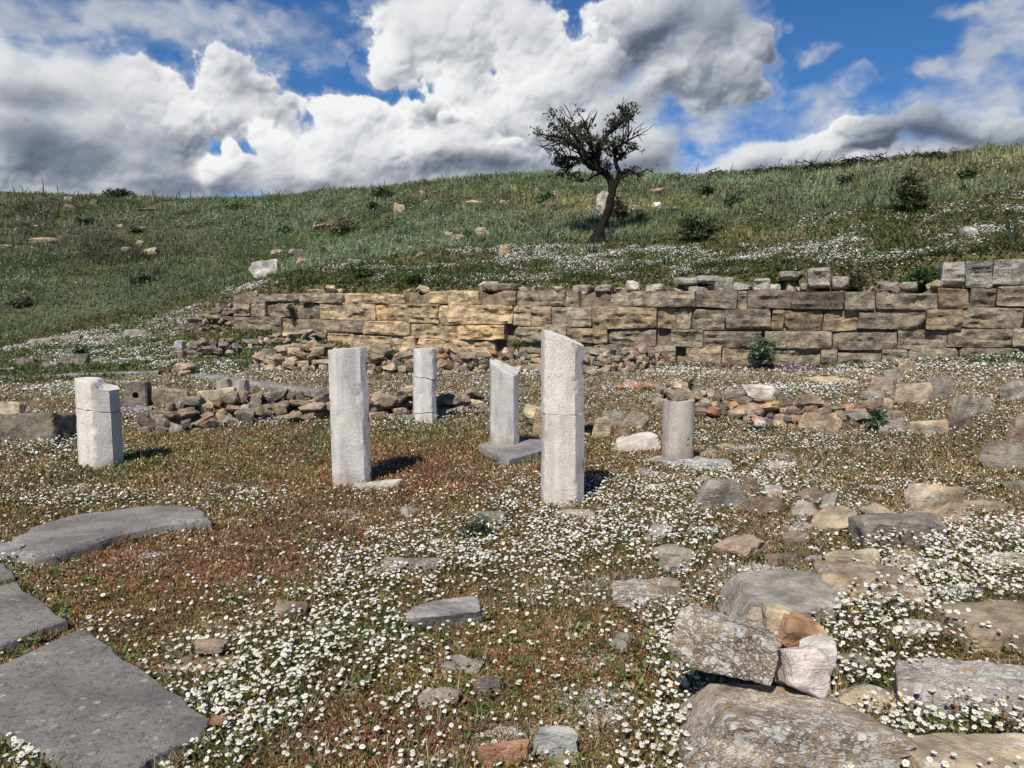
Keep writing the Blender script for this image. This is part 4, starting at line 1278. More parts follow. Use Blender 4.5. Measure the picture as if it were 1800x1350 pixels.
def ashlar():
    r = np.random.default_rng(77)
    c0 = np.array([W0[0], W0[1], 0.5])
    root = empty('ashlar_wall', c0, 'long ashlar retaining wall of weathered sandstone blocks below the grassy slope', 'wall')
    root['kind'] = 'thing'
    ang = math.atan2(WD[1], WD[0])
    n = 0
    jobs = []
    for k in (2, 3, 1, 0, 4):
        row, out = sorted(COURSES[k]), []
        for (a, b) in row:
            if k in (1, 2, 3, 4) and out and abs(out[-1][1] - a) < 2 and (out[-1][1] - out[-1][0]) < 72 and (b - a) < 78 and r.random() < .5:
                out[-1] = (out[-1][0], b)
            else:
                out.append((a, b))
        for (a, b) in out:
            um = (a + b) / 2
            jobs.append((a, b, lev(k + 1, um), lev(k, um), k))
    for (a, b, v0, v1) in LOOSE_TOP:
        p = wall_point((a + b) / 2)
        jobs.append((a, b, at((a + b) / 2, v1, p[1])[2], at((a + b) / 2, v0, p[1])[2], 9))
    extra_V, extra_F, nv = [], [], 0
    for (a, b, z0, z1, k) in jobs:
        pa, pb = wall_point(a), wall_point(b)
        L = float(np.linalg.norm(pb - pa))
        if k != 9:
            z1 += r.normal(0, .010)
            z0 += r.normal(0, .010)
            if r.random() < .12:
                z1 -= r.uniform(.02, .06)
        hgt = z1 - z0
        if k == 4:
            um = (a + b) / 2
        um = (a + b) / 2
        dep = 0.46
        nx = int(np.clip(L / 0.038, 8, 40))
        nzv = int(np.clip(hgt / 0.035, 5, 13))
        C, Q = cubegrid(nx, 5, nzv)
        V = C.copy()
        sd = int(r.integers(1, 9999))
        # rounded box
        m = np.max(np.abs(V), axis=1)
        pw = 9.0 if k != 9 else 5.0
        nrm = (np.abs(V * np.array([1, 1, 1])) ** pw).sum(1) ** (1 / pw)
        # keep rounding narrow along the long side
        Rr = 0.009 + 0.016 * r.random() + (0.05 if k == 9 else 0)
        hx, hy, hz = L / 2 - 0.001 - 0.004 * r.random() ** 2, dep / 2, hgt / 2 - 0.001 - 0.005 * r.random() ** 2
        W = V * np.array([hx, hy, hz])
        inner = np.array([max(hx - Rr, .01), max(hy - Rr, .01), max(hz - Rr, .01)])
        cl = np.clip(W, -inner, inner)
        dv = W - cl
        dl = np.linalg.norm(dv, axis=1, keepdims=True)
        lim = np.where(dl > Rr, Rr / np.maximum(dl, 1e-6), 1.0)
        W = cl + dv * lim
        wp = W + np.array([sd * 0.37, sd * 0.11, sd * 0.23])
        front = np.clip(-V[:, 1], 0, 1) ** 2
        bulge = fbm(wp * np.array([3.2, 3.2, 5.5]), 4, sd % 53)
        lay = vnoise(wp * np.array([2.0, 2.0, 17.0]), 5)
        rdg = np.abs(fbm(wp * np.array([2.6, 2.6, 4.2]) + 9, 4, sd % 41, .55))
        edge = np.clip(1.15 - np.maximum(np.abs(V[:, 0]) ** (6 + 4 * L), np.abs(V[:, 2]) ** 5), 0.5, 1)
        fr = front * (0.085 * bulge + 0.13 * (.20 - rdg) + 0.026 * lay) * edge + 0.012 * front * edge
        # natural quarry breaks: a plane sliced off one corner
        for _c in range(int(r.integers(0, 4))):
            nn = np.array([r.normal(0, .7), -1.0, r.normal(-.2, .8)])
            nn /= np.linalg.norm(nn)
            dcut = (W @ nn)
            lim_ = dcut.max() * r.uniform(0.82, 0.97)
            over = np.clip(dcut - lim_, 0, None)
            W = W - nn[None] * over[:, None] * 0.85
        W[:, 1] -= fr + 0.02 * r.normal()
        W[:, 2] += np.where(V[:, 2] > 0, r.normal(0, .010), r.normal(0, .010)) * V[:, 0] * np.abs(V[:, 2])
        W[:, 0] += V[:, 2] * r.normal(0, .007)
        W += 0.010 * np.stack([fbm(wp * 11, 2, 3), np.zeros(len(W)), fbm(wp * 11, 2, 4)], -1)
        sft = r.normal(0, 0.034)
        ct = np.array([(pa[0] + pb[0]) / 2 + WN[0] * (dep / 2 + sft), (pa[1] + pb[1]) / 2 + WN[1] * (dep / 2 + sft), (z0 + z1) / 2])
        if k == 9:
            ct[:2] += WN * 0.16
        yl = math.exp(-((um - 750) / 165.0) ** 4)
        t = np.array([.345, .292, .215]) * (1 - yl) + np.array([.58, .435, .265]) * yl
        if um < 570:
            t = t * 0.88
        if um > 1350 and k in (1, 0):
            t = t * np.array([.84, .84, .86])
        if k in (9, 0):
            t = np.array([.37, .335, .28])
        rr = r.random()
        if rr < .14:
            t = t * np.array([1.08, .97, .85])
        elif rr < .30:
            t = t * np.array([.78, .78, .82])
        t = t * (1 + r.normal(0, .12))
        lich = .15 + .35 * (um > 1000) * r.random() + (.45 if k in (9, 0) else 0)
        n += 1
        if n <= 100:
            me = mesh_np('block', W, Q)
            o = link('block', me, M_WALL, root, None, (t[0], t[1], t[2], lich), smooth=R(27))
            o.location = ct - c0
            o.rotation_euler = (r.normal(0, .02), r.normal(0, .010), ang + r.normal(0, .02))
        else:
            ca, sa = math.cos(ang), math.sin(ang)
            X = W.copy()
            X[:, 0] = W[:, 0] * ca - W[:, 1] * sa
            X[:, 1] = W[:, 0] * sa + W[:, 1] * ca
            extra_V.append(X + ct - c0)
            extra_F.append(Q + nv)
            nv += len(X)
    # earth and rubble packed behind the facing
    uu = np.linspace(405, 2150, 290)
    CV, CF = [], []
    for i, u in enumerate(uu):
        p = wall_point(u)
        zt = lev(1, u) - .05 + .05 * math.sin(i * .9) if u < 1650 else lev(0, u) - .08
        for j in range(13):
            z = .2 + (zt - .2) * j / 12
            q = p + WN * (.17 + .07 * float(vnoise(np.array([[u * .06, z * 7, 1.3]]), 3)[0]))
            CV.append((q[0] - c0[0], q[1] - c0[1], z - c0[2]))
        q = p + WN * .62
        CV.append((q[0] - c0[0], q[1] - c0[1], zt - c0[2]))
    for i in range(len(uu) - 1):
        for j in range(13):
            a = i * 14 + j
            CF.append((a, a + 14, a + 15, a + 1))
    link('packing', mesh_np('packing', np.array(CV), np.array(CF)), M_ROCK, root, None, (.20, .155, .11, .1), smooth=R(30))
    if extra_V:
        o = link('blocks', mesh_np('blocks', np.concatenate(extra_V), np.concatenate(extra_F)), M_WALL, root, None, (.27, .23, .17, .35), smooth=R(36))
        o['kind'] = 'stuff'
    return root


ashlar()
# plaster-smooth broken faces and fill below the yellow courses are the lowest courses above; stones lying on top of the wall
stone_px((1672, 434, 1714, 460), .24, 'rounded grey rock balanced on top of the ashlar wall', 'pale', .4, .4, det=3, depth=.3)
stone_px((1678, 402, 1702, 420), .26, 'grey rock in the daisies above the ashlar wall', 'pale', .3, .4, det=3, depth=.3)

_r = np.random.default_rng(654)
for i in range(46):
    u = _r.uniform(450, 1650)
    p = wall_point(u) + WN * _r.uniform(.12, .75)
    w = _r.uniform(.12, .38)
    zb = max(lev(1, u) - .02, Hs(p[0], p[1]) - w * .1)
    o = stone('loose_stone', (p[0], p[1], zb), (w, w * .8, w * _r.uniform(.35, .7)), 6000 + i, ['grey', 'tan', 'brown', 'grey', 'pale'][i % 5] if u > 960 else ['tan', 'yellow', 'brown'][i % 3], abs(_r.normal(.4, .2)), None, (_r.normal(0, .15), _r.normal(0, .15), _r.uniform(0, 3)), 3, .3, .07, 18, cuts=6, base=zb - .02)
    tag(o, 'small broken stone lying on the crumbling top of the ashlar wall', 'stone', 'broken stones along the top of the ashlar wall')

# ------------------------------------------------------------------ rocks of the hillside
HILL = [(122, 352, 14, 9), (123, 364, 18, 8), (166, 357, 12, 10), (78, 424, 40, 11), (10, 434, 26, 6), (246, 427, 14, 8), (222, 439, 14, 9), (262, 441, 30, 10), (319, 427, 7, 7), (30, 404, 14, 5), (60, 398, 12, 4),
        (702, 367, 20, 16), (744, 341, 12, 10), (749, 356, 13, 8), (521, 445, 26, 10), (487, 443, 22, 9), (533, 460, 24, 11), (617, 461, 14, 10), (628, 461, 12, 8), (790, 412, 16, 8), (803, 417, 22, 9), (740, 447, 16, 6), (842, 441, 12, 8), (848, 409, 26, 14),
        (1158, 336, 24, 7), (977, 340, 10, 8), (943, 336, 9, 8), (886, 441, 18, 18), (1120, 366, 26, 9), (1190, 366, 14, 6), (560, 446, 10, 6), (884, 357, 10, 8), (920, 345, 8, 7), (700, 340, 10, 5), (330, 395, 10, 5), (210, 398, 16, 5), (250, 402, 20, 5)]
HREF = 'small pale rock scattered in the hillside grass'
for i, (u, v, w, h) in enumerate(HILL):
    g = hit(u, v + h / 2)
    W_, H_ = w / F * g[1], h / F * g[1]
    o = stone('hillside_rock', g, (W_ * 1.15, max(W_ * .8, .2), H_ * 1.5), 700 + i, ['brown', 'brown', 'grey', 'tan'][i % 4], .3, None, (0, 0, rng.normal(0, .3)), 3, .15, .09, 12, base=g[2] - H_ * .35)
    tag(o, HREF, 'rock', 'pale rocks scattered over the hillside')
for (box, h, lab, tn, kw) in (((556, 386, 602, 409), .45, 'jutting grey-brown outcrop behind a dry bush on the hillside', 'tan', {}), ((815, 346, 858, 364), .35, 'wide tan rock near the crest of the hill', 'tan', {}),
                              ((566, 428, 600, 445), .25, 'sloping tan rock above the white rock', 'tan', {}), ((442, 459, 498, 489), .6, 'bright white jagged rock at the foot of the grassy slope', 'white', dict(rough=.10)),
                              ((1040, 337, 1070, 388), 1.0, 'tall whitish standing rock behind the tree trunk', 'pale', {}), ((1140, 352, 1156, 368), .3, 'small white rock on the slope past the tree', 'white', {}),
                              ((838, 496, 902, 512), .25, 'white jagged ledge in the flowers above the yellow ashlar', 'white', dict(rough=.12)), ((270, 360, 326, 370), .2, 'pale bare ledge high on the shaded hillside', 'tan', {})):
    stone_px(box, h, lab, tn, .3, .2, det=4, name='hillside_rock', cat='rock', **kw)

# ------------------------------------------------------------------ merged scatter meshes
def scatter(name, tmpls, pos, rotz, tilt, tdir, scl, icol, choice, mat, parent=None, sclz=None):
    """place template t = (V, F, C, use) at every position; use[i]=1 takes the colour of the plant, 0 the template's own"""
    Vs, Fs, Cs, base = [], [], [], 0
    ca, sa = np.cos(rotz), np.sin(rotz)
    # tilt about a horizontal axis at right angles to tdir
    ax, ay = -np.sin(tdir), np.cos(tdir)
    ct, st_ = np.cos(tilt), np.sin(tilt)
    for k, (V, Fc, C, use) in enumerate(tmpls):
        i = np.nonzero(choice == k)[0]
        if not len(i):
            continue
        n = len(i)
        sz = scl[i] if sclz is None else sclz[i]
        P = V[None] * np.stack([scl[i], scl[i], sz], -1)[:, None, :]
        X = P[..., 0] * ca[i, None] - P[..., 1] * sa[i, None]
        Y = P[..., 0] * sa[i, None] + P[..., 1] * ca[i, None]
        Z = P[..., 2]
        # Rodrigues
        kx, ky = ax[i, None], ay[i, None]
        dot = kx * X + ky * Y
        cx, cy, cz = ky * Z, -kx * Z, kx * Y - ky * X
        c_, s_2 = ct[i, None], st_[i, None]
        X2 = X * c_ + cx * s_2 + kx * dot * (1 - c_)
        Y2 = Y * c_ + cy * s_2 + ky * dot * (1 - c_)
        Z2 = Z * c_ + cz * s_2
        W = np.stack([X2 + pos[i, 0, None], Y2 + pos[i, 1, None], Z2 + pos[i, 2, None]], -1)
        Vs.append(W.reshape(-1, 3))
        Fs.append((Fc[None] + (np.arange(n) * len(V))[:, None, None]).reshape(-1, 3) + base)
        base += n * len(V)
        cc = np.where(use[None, :, None] > 0.5, icol[i][:, None, :] * C[None], np.broadcast_to(C[None], (n,) + C.shape))
        Cs.append(cc.reshape(-1, 3))
    me = mesh_np(name, np.concatenate(Vs), np.concatenate(Fs))
    set_col(me, 'Col', np.concatenate(Cs))
    return link(name, me, mat, parent)


def t_blades(n, L, w, spread, seed, bend=0.5, segs=2, cvar=0.25):
    r = np.random.default_rng(seed)
    V, Fc, C = [], [], []
    for _ in range(n):
        a = r.uniform(0, 2 * math.pi)
        l = L * r.uniform(0.55, 1.15)
        out = spread * r.uniform(0.3, 1.2)
        b0 = np.array([math.cos(a), math.sin(a)]) * 0.12 * L * r.random()
        pr = np.array([-math.sin(a), math.cos(a)])
        br = 1 + r.normal(0, cvar)
        i0 = len(V)
        for s in range(segs):
            f = s / segs
            o = b0 + np.array([math.cos(a), math.sin(a)]) * out * l * (f ** (1 + bend))
            z = l * f * math.sqrt(max(0.05, 1 - (out * f * 0.8) ** 2))
            ww = w * (1 - 0.35 * f) / 2
            V += [(o[0] - pr[0] * ww, o[1] - pr[1] * ww, z), (o[0] + pr[0] * ww, o[1] + pr[1] * ww, z)]
            C += [[(0.7 + 0.4 * f) * br] * 3] * 2
        o = b0 + np.array([math.cos(a), math.sin(a)]) * out * l
        V.append((o[0], o[1], l * math.sqrt(max(0.05, 1 - (out * 0.8) ** 2))))
        C.append([1.15 * br] * 3)
        for s in range(segs - 1):
            k = i0 + 2 * s
            Fc += [(k, k + 1, k + 3), (k, k + 3, k + 2)]
        k = i0 + 2 * (segs - 1)
        Fc.append((k, k + 1, k + 2))
    return np.array(V), np.array(Fc), np.clip(np.array(C), 0.2, 2), np.ones(len(V))


def t_leaves(n, Rr, hgt, lw, seed, cvar=0.3):
    """a little mound of loose leaves"""
    r = np.random.default_rng(seed)
    V, Fc, C = [], [], []
    for _ in range(n):
        p = np.array([r.normal(0, Rr * .5), r.normal(0, Rr * .5), abs(r.normal(0, hgt * .55)) + 0.001])
        a, e = r.uniform(0, 2 * math.pi), r.uniform(-0.2, 1.1)
        d = np.array([math.cos(a) * math.cos(e), math.sin(a) * math.cos(e), math.sin(e)])
        q = np.cross(d, [0, 0, 1.0])
        q /= np.linalg.norm(q)
        q = q * math.cos(.6) + np.cross(d, q) * math.sin(r.uniform(-1, 1)) * .6
        l = lw * r.uniform(.7, 1.5)
        i0 = len(V)
        V += [p, p + d * l * .5 + q * l * .27, p + d * l, p + d * l * .5 - q * l * .27]
        br = max(.3, 1 + r.normal(0, cvar))
        C += [[br] * 3] * 4
        Fc += [(i0, i0 + 1, i0 + 2), (i0, i0 + 2, i0 + 3)]
    return np.array(V), np.array(Fc), np.array(C), np.ones(len(V))


PETAL = (0.80, 0.79, 0.75)
YEL_C = (0.74, 0.55, 0.03)
STEM = (0.13, 0.125, 0.05)


def t_daisy(lod, seed, h=1.0):
    """flower head of radius 1 around a yellow boss; its stalk reaches down 'h' radii"""
    r = np.random.default_rng(seed)
    V, Fc, C = [], [], []

    def add(vs, fs, c):
        i0 = len(V)
        V.extend(vs)
        C.extend([c] * len(vs))
        Fc.extend([tuple(k + i0 for k in f) for f in fs])
    if lod == 0:
        n = 13
        droop = r.uniform(-.05, .25)
        for i in range(n):
            a = 2 * math.pi * i / n + r.normal(0, .05)
            l = r.uniform(.88, 1.05)
            ca, sa = math.cos(a), math.sin(a)
            dz = -droop + r.normal(0, .05)
            w = .19

            def P(f, o, z):
                return (ca * f * l - sa * o, sa * f * l + ca * o, z)
            add([P(.3, -w * .6, 0), P(.3, w * .6, 0), P(.75, -w, dz * .5 + .03), P(.75, w, dz * .5 + .03), P(1, -w * .5, dz), P(1, w * .5, dz)], [(0, 2, 3), (0, 3, 1), (2, 4, 5), (2, 5, 3)], PETAL)
        rings = [(.36, .02), (.30, .14), (.14, .21)]
        vs, fs = [], []
        m = 8
        for (rr, zz) in rings:
            vs += [(rr * math.cos(2 * math.pi * k / m), rr * math.sin(2 * math.pi * k / m), zz) for k in range(m)]
        vs.append((0, 0, .23))
        for j in range(2):
            for k in range(m):
                a, b = j * m + k, j * m + (k + 1) % m
                fs += [(a, b, b + m), (a, b + m, a + m)]
        for k in range(m):
            fs.append((2 * m + k, 2 * m + (k + 1) % m, 3 * m))
        add(vs, fs, YEL_C)
    elif lod == 1:
        n = 9
        vs = [(0, 0, 0.03)]
        for i in range(n):
            a = 2 * math.pi * i / n
            vs.append((math.cos(a) * r.uniform(.85, 1.05), math.sin(a) * r.uniform(.85, 1.05), r.normal(-.08, .06)))
        add(vs, [(0, 1 + i, 1 + (i + 1) % n) for i in range(n)], PETAL)
        m = 5
        vs = [(.33 * math.cos(2 * math.pi * k / m), .33 * math.sin(2 * math.pi * k / m), .05) for k in range(m)] + [(0, 0, .2)]
        add(vs, [(k, (k + 1) % m, m) for k in range(m)], YEL_C)
    else:
        n = 5
        vs = [(math.cos(2 * math.pi * i / n), math.sin(2 * math.pi * i / n), r.normal(0, .1)) for i in range(n)]
        add(vs, [(0, 1, 2), (0, 2, 3), (0, 3, 4)], PETAL)
        add([(.25, 0, .12), (-.15, .22, .12), (-.15, -.22, .12)], [(0, 1, 2)], YEL_C)
    if lod < 2 and h > 0:
        w = .055 if lod == 0 else .07
        bx, by = r.normal(0, .16 * h, 2)
        add([(-w, 0, -.02), (w, 0, -.02), (bx + w, by, -h), (bx - w, by, -h)], [(0, 1, 2), (0, 2, 3)], STEM)
        add([(0, -w, -.02), (0, w, -.02), (bx, by + w, -h), (bx, by - w, -h)], [(0, 1, 2), (0, 2, 3)], STEM)
    return np.array(V, float), np.array(Fc), np.array(C, float), np.ones(len(V))


def t_button(seed, h=8.0):
    """a head that has lost its petals"""
    V, Fc, C = [], [], []
    m = 6
    V = [(.42 * math.cos(2 * math.pi * k / m), .42 * math.sin(2 * math.pi * k / m), 0) for k in range(m)] + [(.3 * math.cos(2 * math.pi * k / m), .3 * math.sin(2 * math.pi * k / m), .3) for k in range(m)] + [(0, 0, .4), (0, 0, -.2)]
    for k in range(m):
        a, b = k, (k + 1) % m
        Fc += [(a, b, b + m), (a, b + m, a + m), (a + m, b + m, 2 * m), (b, a, 2 * m + 1)]
    C = [[1, 1, 1]] * len(V)
    use = [1] * len(V)
    i0 = len(V)
    w = .06
    V += [(-w, 0, -.1), (w, 0, -.1), (.6 + w, .3, -h), (.6 - w, .3, -h)]
    Fc += [(i0, i0 + 1, i0 + 2), (i0, i0 + 2, i0 + 3)]
    C += [list(STEM)] * 4
    use += [0] * 4
    return np.array(V, float), np.array(Fc), np.array(C, float), np.array(use, float)


def in_foot(x, y):
    bad = np.zeros(len(x), bool)
    for (fx, fy, rx, ry, a) in FOOT:
        dx, dy = x - fx, y - fy
        m = (np.abs(dx) < 2.5) & (np.abs(dy) < 2.5)
        if not m.any():
            continue
        ca, sa = math.cos(a), math.sin(a)
        lx, ly = dx * ca + dy * sa, -dx * sa + dy * ca
        bad |= (lx / rx) ** 2 + (ly / ry) ** 2 < 0.85
    for Q in SLABS:
        m = (x > Q[:, 0].min()) & (x < Q[:, 0].max()) & (y > Q[:, 1].min()) & (y < Q[:, 1].max())
        if not m.any():
            continue
        xi, yi = x[m], y[m]
        ins = np.zeros(len(xi), bool)
        n = len(Q)
        for i in range(n):
            (x1, y1), (x2, y2) = Q[i], Q[(i + 1) % n]
            c = (y1 > yi) != (y2 > yi)
            with np.errstate(divide='ignore', invalid='ignore'):
                xx = (x2 - x1) * (yi - y1) / (y2 - y1) + x1
            ins ^= c & (xi < xx)
        bad[np.nonzero(m)[0][ins]] = True
    return bad


def fan(n, r0, r1, half=R(42), pw=0.0):
    """random ground points in front of the camera, thinning with distance"""
    f = rng.random(n)
    if pw == 0.0:
        rr = r0 * (r1 / r0) ** f
    else:
        rr = (r0 ** pw + f * (r1 ** pw - r0 ** pw)) ** (1 / pw)
    th = rng.uniform(-half, half, n)
    x, y = rr * np.sin(th), rr * np.cos(th)
    return x, y


def keep_off_wall(x, y):
    s, t = wall_st(x, y)
    return ~((s > -0.12) & (s < 0.44) & (t > WALL_T0))


# ---- low ground cover: moss, stonecrop and small leaves
def build_cover():
    T = [t_leaves(12, .030, .022, .016, 5), t_leaves(14, .034, .028, .015, 6), t_blades(7, .05, .005, .7, 7), t_leaves(11, .03, .03, .019, 8), t_blades(6, .085, .004, .5, 9)]
    n = 300000
    x, y = fan(n, 2.0, 16.5, R(50), 0.3)
    z = H(x, y)
    ok = keep_off_wall(x, y) & ~in_foot(x, y)
    u, v, upper, tall = zone(x, y, z)
    gv = np.clip(blobs(u, v, GRAVEL_BLOBS), 0, 1) * (~upper)
    ok &= rng.random(n) > gv * 1.0
    cl = fbm2(x, y, 5.0, 3, 55)
    ok &= rng.random(n) < np.clip(0.75 + 0.9 * cl, .12, 1)
    x, y, z, gv = x[ok], y[ok], z[ok], gv[ok]
    n = len(x)
    c, upper, tall = cover_color(x, y, z, n)
    dist = np.hypot(x, y)
    scl = (0.62 + 0.6 * rng.random(n)) * np.clip(dist / 6.0, 0.62, 1.45)
    ch = rng.choice(5, n, p=[.34, .28, .12, .23, .03])
    o = scatter('ground_cover', T, np.stack([x, y, z - 0.003], -1), rng.uniform(0, 6.28, n), rng.normal(0, .15, n), rng.uniform(0, 6.28, n), scl, c, ch, M_LEAF)
    tag(o, 'red-brown and olive moss and small leaves carpeting the court', 'ground cover', kind='stuff')


build_cover()


# ---- chamomile daisies
def build_daisies():
    pos, scl, hh = [], [], []
    # candidates, kept with the density of the place
    n = 340000
    x, y = fan(n, 1.9, 16.5, R(50), 0.55)
    x2, y2 = fan(330000, 14.0, 27.0, R(46), 0.8)
    s2, t2 = wall_st(x2, y2)
    x, y = np.concatenate([x, x2]), np.concatenate([y, y2])
    z = H(x, y)
    s, t = wall_st(x, y)
    first = np.arange(len(x)) < n
    ok = np.where(first, (s < -.03) | (t < WALL_T0), (s > 0.42) | (np.hypot(x, y) > 16.45) & ((s < -.05) | (t < WALL_T0))) & ~in_foot(x, y)
    d = flower_density(x, y, z)
    pr = np.where(first, np.clip(d + .04 + .12 * sstep(10.5, 12.5, y), 0, 1.3) * 0.37 * (1 + 2.0 * sstep(9, 13, y)), np.where(s > .4, d * 1.55, d * 1.0))
    ok &= rng.random(len(x)) < pr
    x, y, z = x[ok], y[ok], z[ok]
    n = len(x)
    dist = np.hypot(x, y)
    rad = rng.normal(.0088, .0023, n).clip(.0045, .0140) * np.where(dist > 8, 1.12, 1)
    rad *= np.where(dist > 14, 1.75, np.where(dist > 12, 1.35, 1.0))
    hgt = rng.uniform(.035, .115, n)
    hgt = hgt * (1 + 0.5 * np.clip(fbm2(x, y, 1.1, 2, 61), -0.6, 1))
    u, v = project(np.stack([x, y, z], -1))
    right = sstep(1350, 1600, u) * sstep(880, 1000, v)
    rad = rad * (1 + .06 * right)
    hgt = hgt * (1 + 0.7 * right)
    hgt = np.where(dist > 13, hgt * .8, hgt)
    hgt = hgt * (.45 + .55 * np.clip(flower_density(x, y, z) / .6, 0, 1))
    lod = np.where(dist < 4.6, 0, np.where(dist < 9.5, 1, 2))
    var = rng.integers(0, 3, n)
    T, ch = [], np.zeros(n, int)
    for L in range(3):
        for k in range(3):
            T.append(t_daisy(L, L * 7 + k, h=6.5))
    ch = lod * 3 + var
    tilt = np.abs(rng.normal(0.2, .36, n))
    tdir = rng.normal(R(-112), 1.0, n)          # heads lean towards the sun
    tint = np.ones((n, 3)) * rng.uniform(.72, 1.05, n)[:, None]
    p = np.stack([x, y, z + hgt], -1)
    o = scatter('daisies', T, p, rng.uniform(0, 6.28, n), tilt, tdir, rad, tint, ch, M_PETAL)
    tag(o, 'white chamomile daisies with yellow centres covering the ground', 'flowers', kind='stuff')
    # heads gone to seed, yellow and brown
    m = rng.random(n) < np.where(dist < 8, .5, .15)
    xs, ys = x[m] + rng.normal(0, .05, m.sum()), y[m] + rng.normal(0, .05, m.sum())
    k = ~in_foot(xs, ys)
    xs, ys = xs[k], ys[k]
    q = len(xs)
    zs = H(xs, ys) + hgt[m][k] * rng.uniform(.7, 1.2, q)
    yc = np.where((rng.random(q) < .62)[:, None], np.array([.55, .36, .05]), np.where((rng.random(q) < .6)[:, None], np.array([.09, .055, .03]), np.array([.45, .40, .22])))
    o = scatter('seed_heads', [t_button(1)], np.stack([xs, ys, zs], -1), rng.uniform(0, 6.28, q), np.abs(rng.normal(0, .15, q)), rng.uniform(0, 6.28, q), rad[m][k] * .95, yc, np.zeros(q, int), M_PETAL)
    tag(o, 'yellow and brown petal-less daisy heads on thin stalks', 'flowers', kind='stuff')
    # feathery leaves below the daisies
    m = rng.random(n) < np.where(dist < 9, .6, .35)
    xs, ys = x[m] + rng.normal(0, .03, m.sum()), y[m] + rng.normal(0, .03, m.sum())
    q = len(xs)
    T = [t_blades(9, .075, .0045, .75, 21), t_blades(8, .06, .005, .95, 22), t_leaves(16, .035, .045, .017, 23)]
    c = np.where((rng.random(q) < .62)[:, None], np.array([.10, .130, .034]), np.array([.22, .150, .07])) * rng.uniform(.6, 1.4, q)[:, None]
    o = scatter('daisy_leaves', T, np.stack([xs, ys, H(xs, ys) - .004], -1), rng.uniform(0, 6.28, q), np.abs(rng.normal(0, .2, q)), rng.uniform(0, 6.28, q), rng.uniform(.7, 1.3, q) * np.where(dist[m] > 8, 1.3, 1), c, rng.integers(0, 3, q), M_LEAF)
    tag(o, 'feathery green foliage under the daisies', 'foliage', kind='stuff')


build_daisies()


# ---- dry grass and leafy rosettes that break the carpet
def build_weeds():
    n = 15000
    x, y = fan(n, 2.0, 14.0, R(50), 0.5)
    z = H(x, y)
    cl = fbm2(x, y, 1.9, 3, 141)
    cl2 = fbm2(x, y, 2.6, 3, 151)
    k = keep_off_wall(x, y) & ~in_foot(x, y) & (rng.random(n) < np.clip(.06 + 1.5 * np.maximum(cl * .8, cl2), 0, 1))
    x, y, z, cl, cl2 = x[k], y[k], z[k], cl[k], cl2[k]
    n = len(x)
    T = [t_blades(12, .12, .0035, .9, 171, .3, 3), t_blades(9, .16, .0028, .6, 172, .4, 3), t_leaves(16, .05, .022, .035, 173, .3), t_leaves(22, .07, .04, .028, 174, .3), t_blades(14, .07, .006, 1.1, 175)]
    green = cl2 > cl
    ch = np.where(green, rng.choice([2, 3, 2, 4], n), rng.choice([0, 1, 0, 0], n))
    c = np.where(green[:, None], np.array([.105, .155, .045]), np.array([.36, .29, .18])) * rng.uniform(.6, 1.35, n)[:, None]
    o = scatter('dry_grass', T, np.stack([x, y, z - .004], -1), rng.uniform(0, 6.28, n), np.abs(rng.normal(0, .4, n)), rng.uniform(0, 6.28, n), rng.uniform(.4, .95, n), c, ch, M_LEAF)
    tag(o, 'wisps of dry grass and green leaf rosettes in the moss', 'grass', kind='stuff')


build_weeds()


def build_fringe():
    """plants that grow against the stones and over the slab edges"""
    X, Y, near = [], [], []
    for (fx, fy, rx, ry, a) in FOOT:
        if fy > 15.5 or fy < 1.5 or rx > 1.5:
            continue
        k = int((rx + ry) * 3.1 * (46 if fy < 7 else 26))
        th = rng.uniform(0, 6.283, k)
        rr = rng.uniform(.93, 1.16, k)
        lx, ly = rx * rr * np.cos(th), ry * rr * np.sin(th)
        X.append(fx + lx * math.cos(a) - ly * math.sin(a))
        Y.append(fy + lx * math.sin(a) + ly * math.cos(a))
    for Q in SLABS:
        e = np.roll(Q, -1, 0) - Q
        L = np.linalg.norm(e, axis=1)
        k = int(L.sum() * 75)
        i = rng.choice(len(Q), k, p=L / L.sum())
        q = Q[i] + e[i] * rng.random(k)[:, None]
        nrm = np.stack([e[i, 1], -e[i, 0]], -1) / (L[i, None] + 1e-6)
        cen = Q.mean(0)
        nrm = nrm * np.sign(((q - cen) * nrm).sum(1))[:, None]
        keep = fbm2(q[:, 0], q[:, 1], 2.4, 2, 5) > -.1
        q = (q + nrm * rng.uniform(-.012, .05, k)[:, None])[keep]
        X.append(q[:, 0])
        Y.append(q[:, 1])
    x, y = np.concatenate(X), np.concatenate(Y)
    k = keep_off_wall(x, y)
    x, y = x[k], y[k]
    n = len(x)
    T = [t_blades(8, .085, .0045, .8, 181, .4, 3), t_leaves(13, .035, .028, .020, 182, .3), t_leaves(10, .03, .035, .026, 183, .3)]
    c = np.where((rng.random(n) < .5)[:, None], np.array([.115, .150, .045]), np.where((rng.random(n) < .6)[:, None], np.array([.20, .115, .062]), np.array([.34, .27, .16]))) * rng.uniform(.6, 1.3, n)[:, None]
    o = scatter('fringe_plants', T, np.stack([x, y, H(x, y) - .004], -1), rng.uniform(0, 6.28, n), np.abs(rng.normal(0, .3, n)), rng.uniform(0, 6.28, n), rng.uniform(.5, 1.25, n), c, rng.integers(0, 3, n), M_LEAF)
    tag(o, 'small leaves and grass crowding against the stones and slab edges', 'foliage', kind='stuff')


build_fringe()


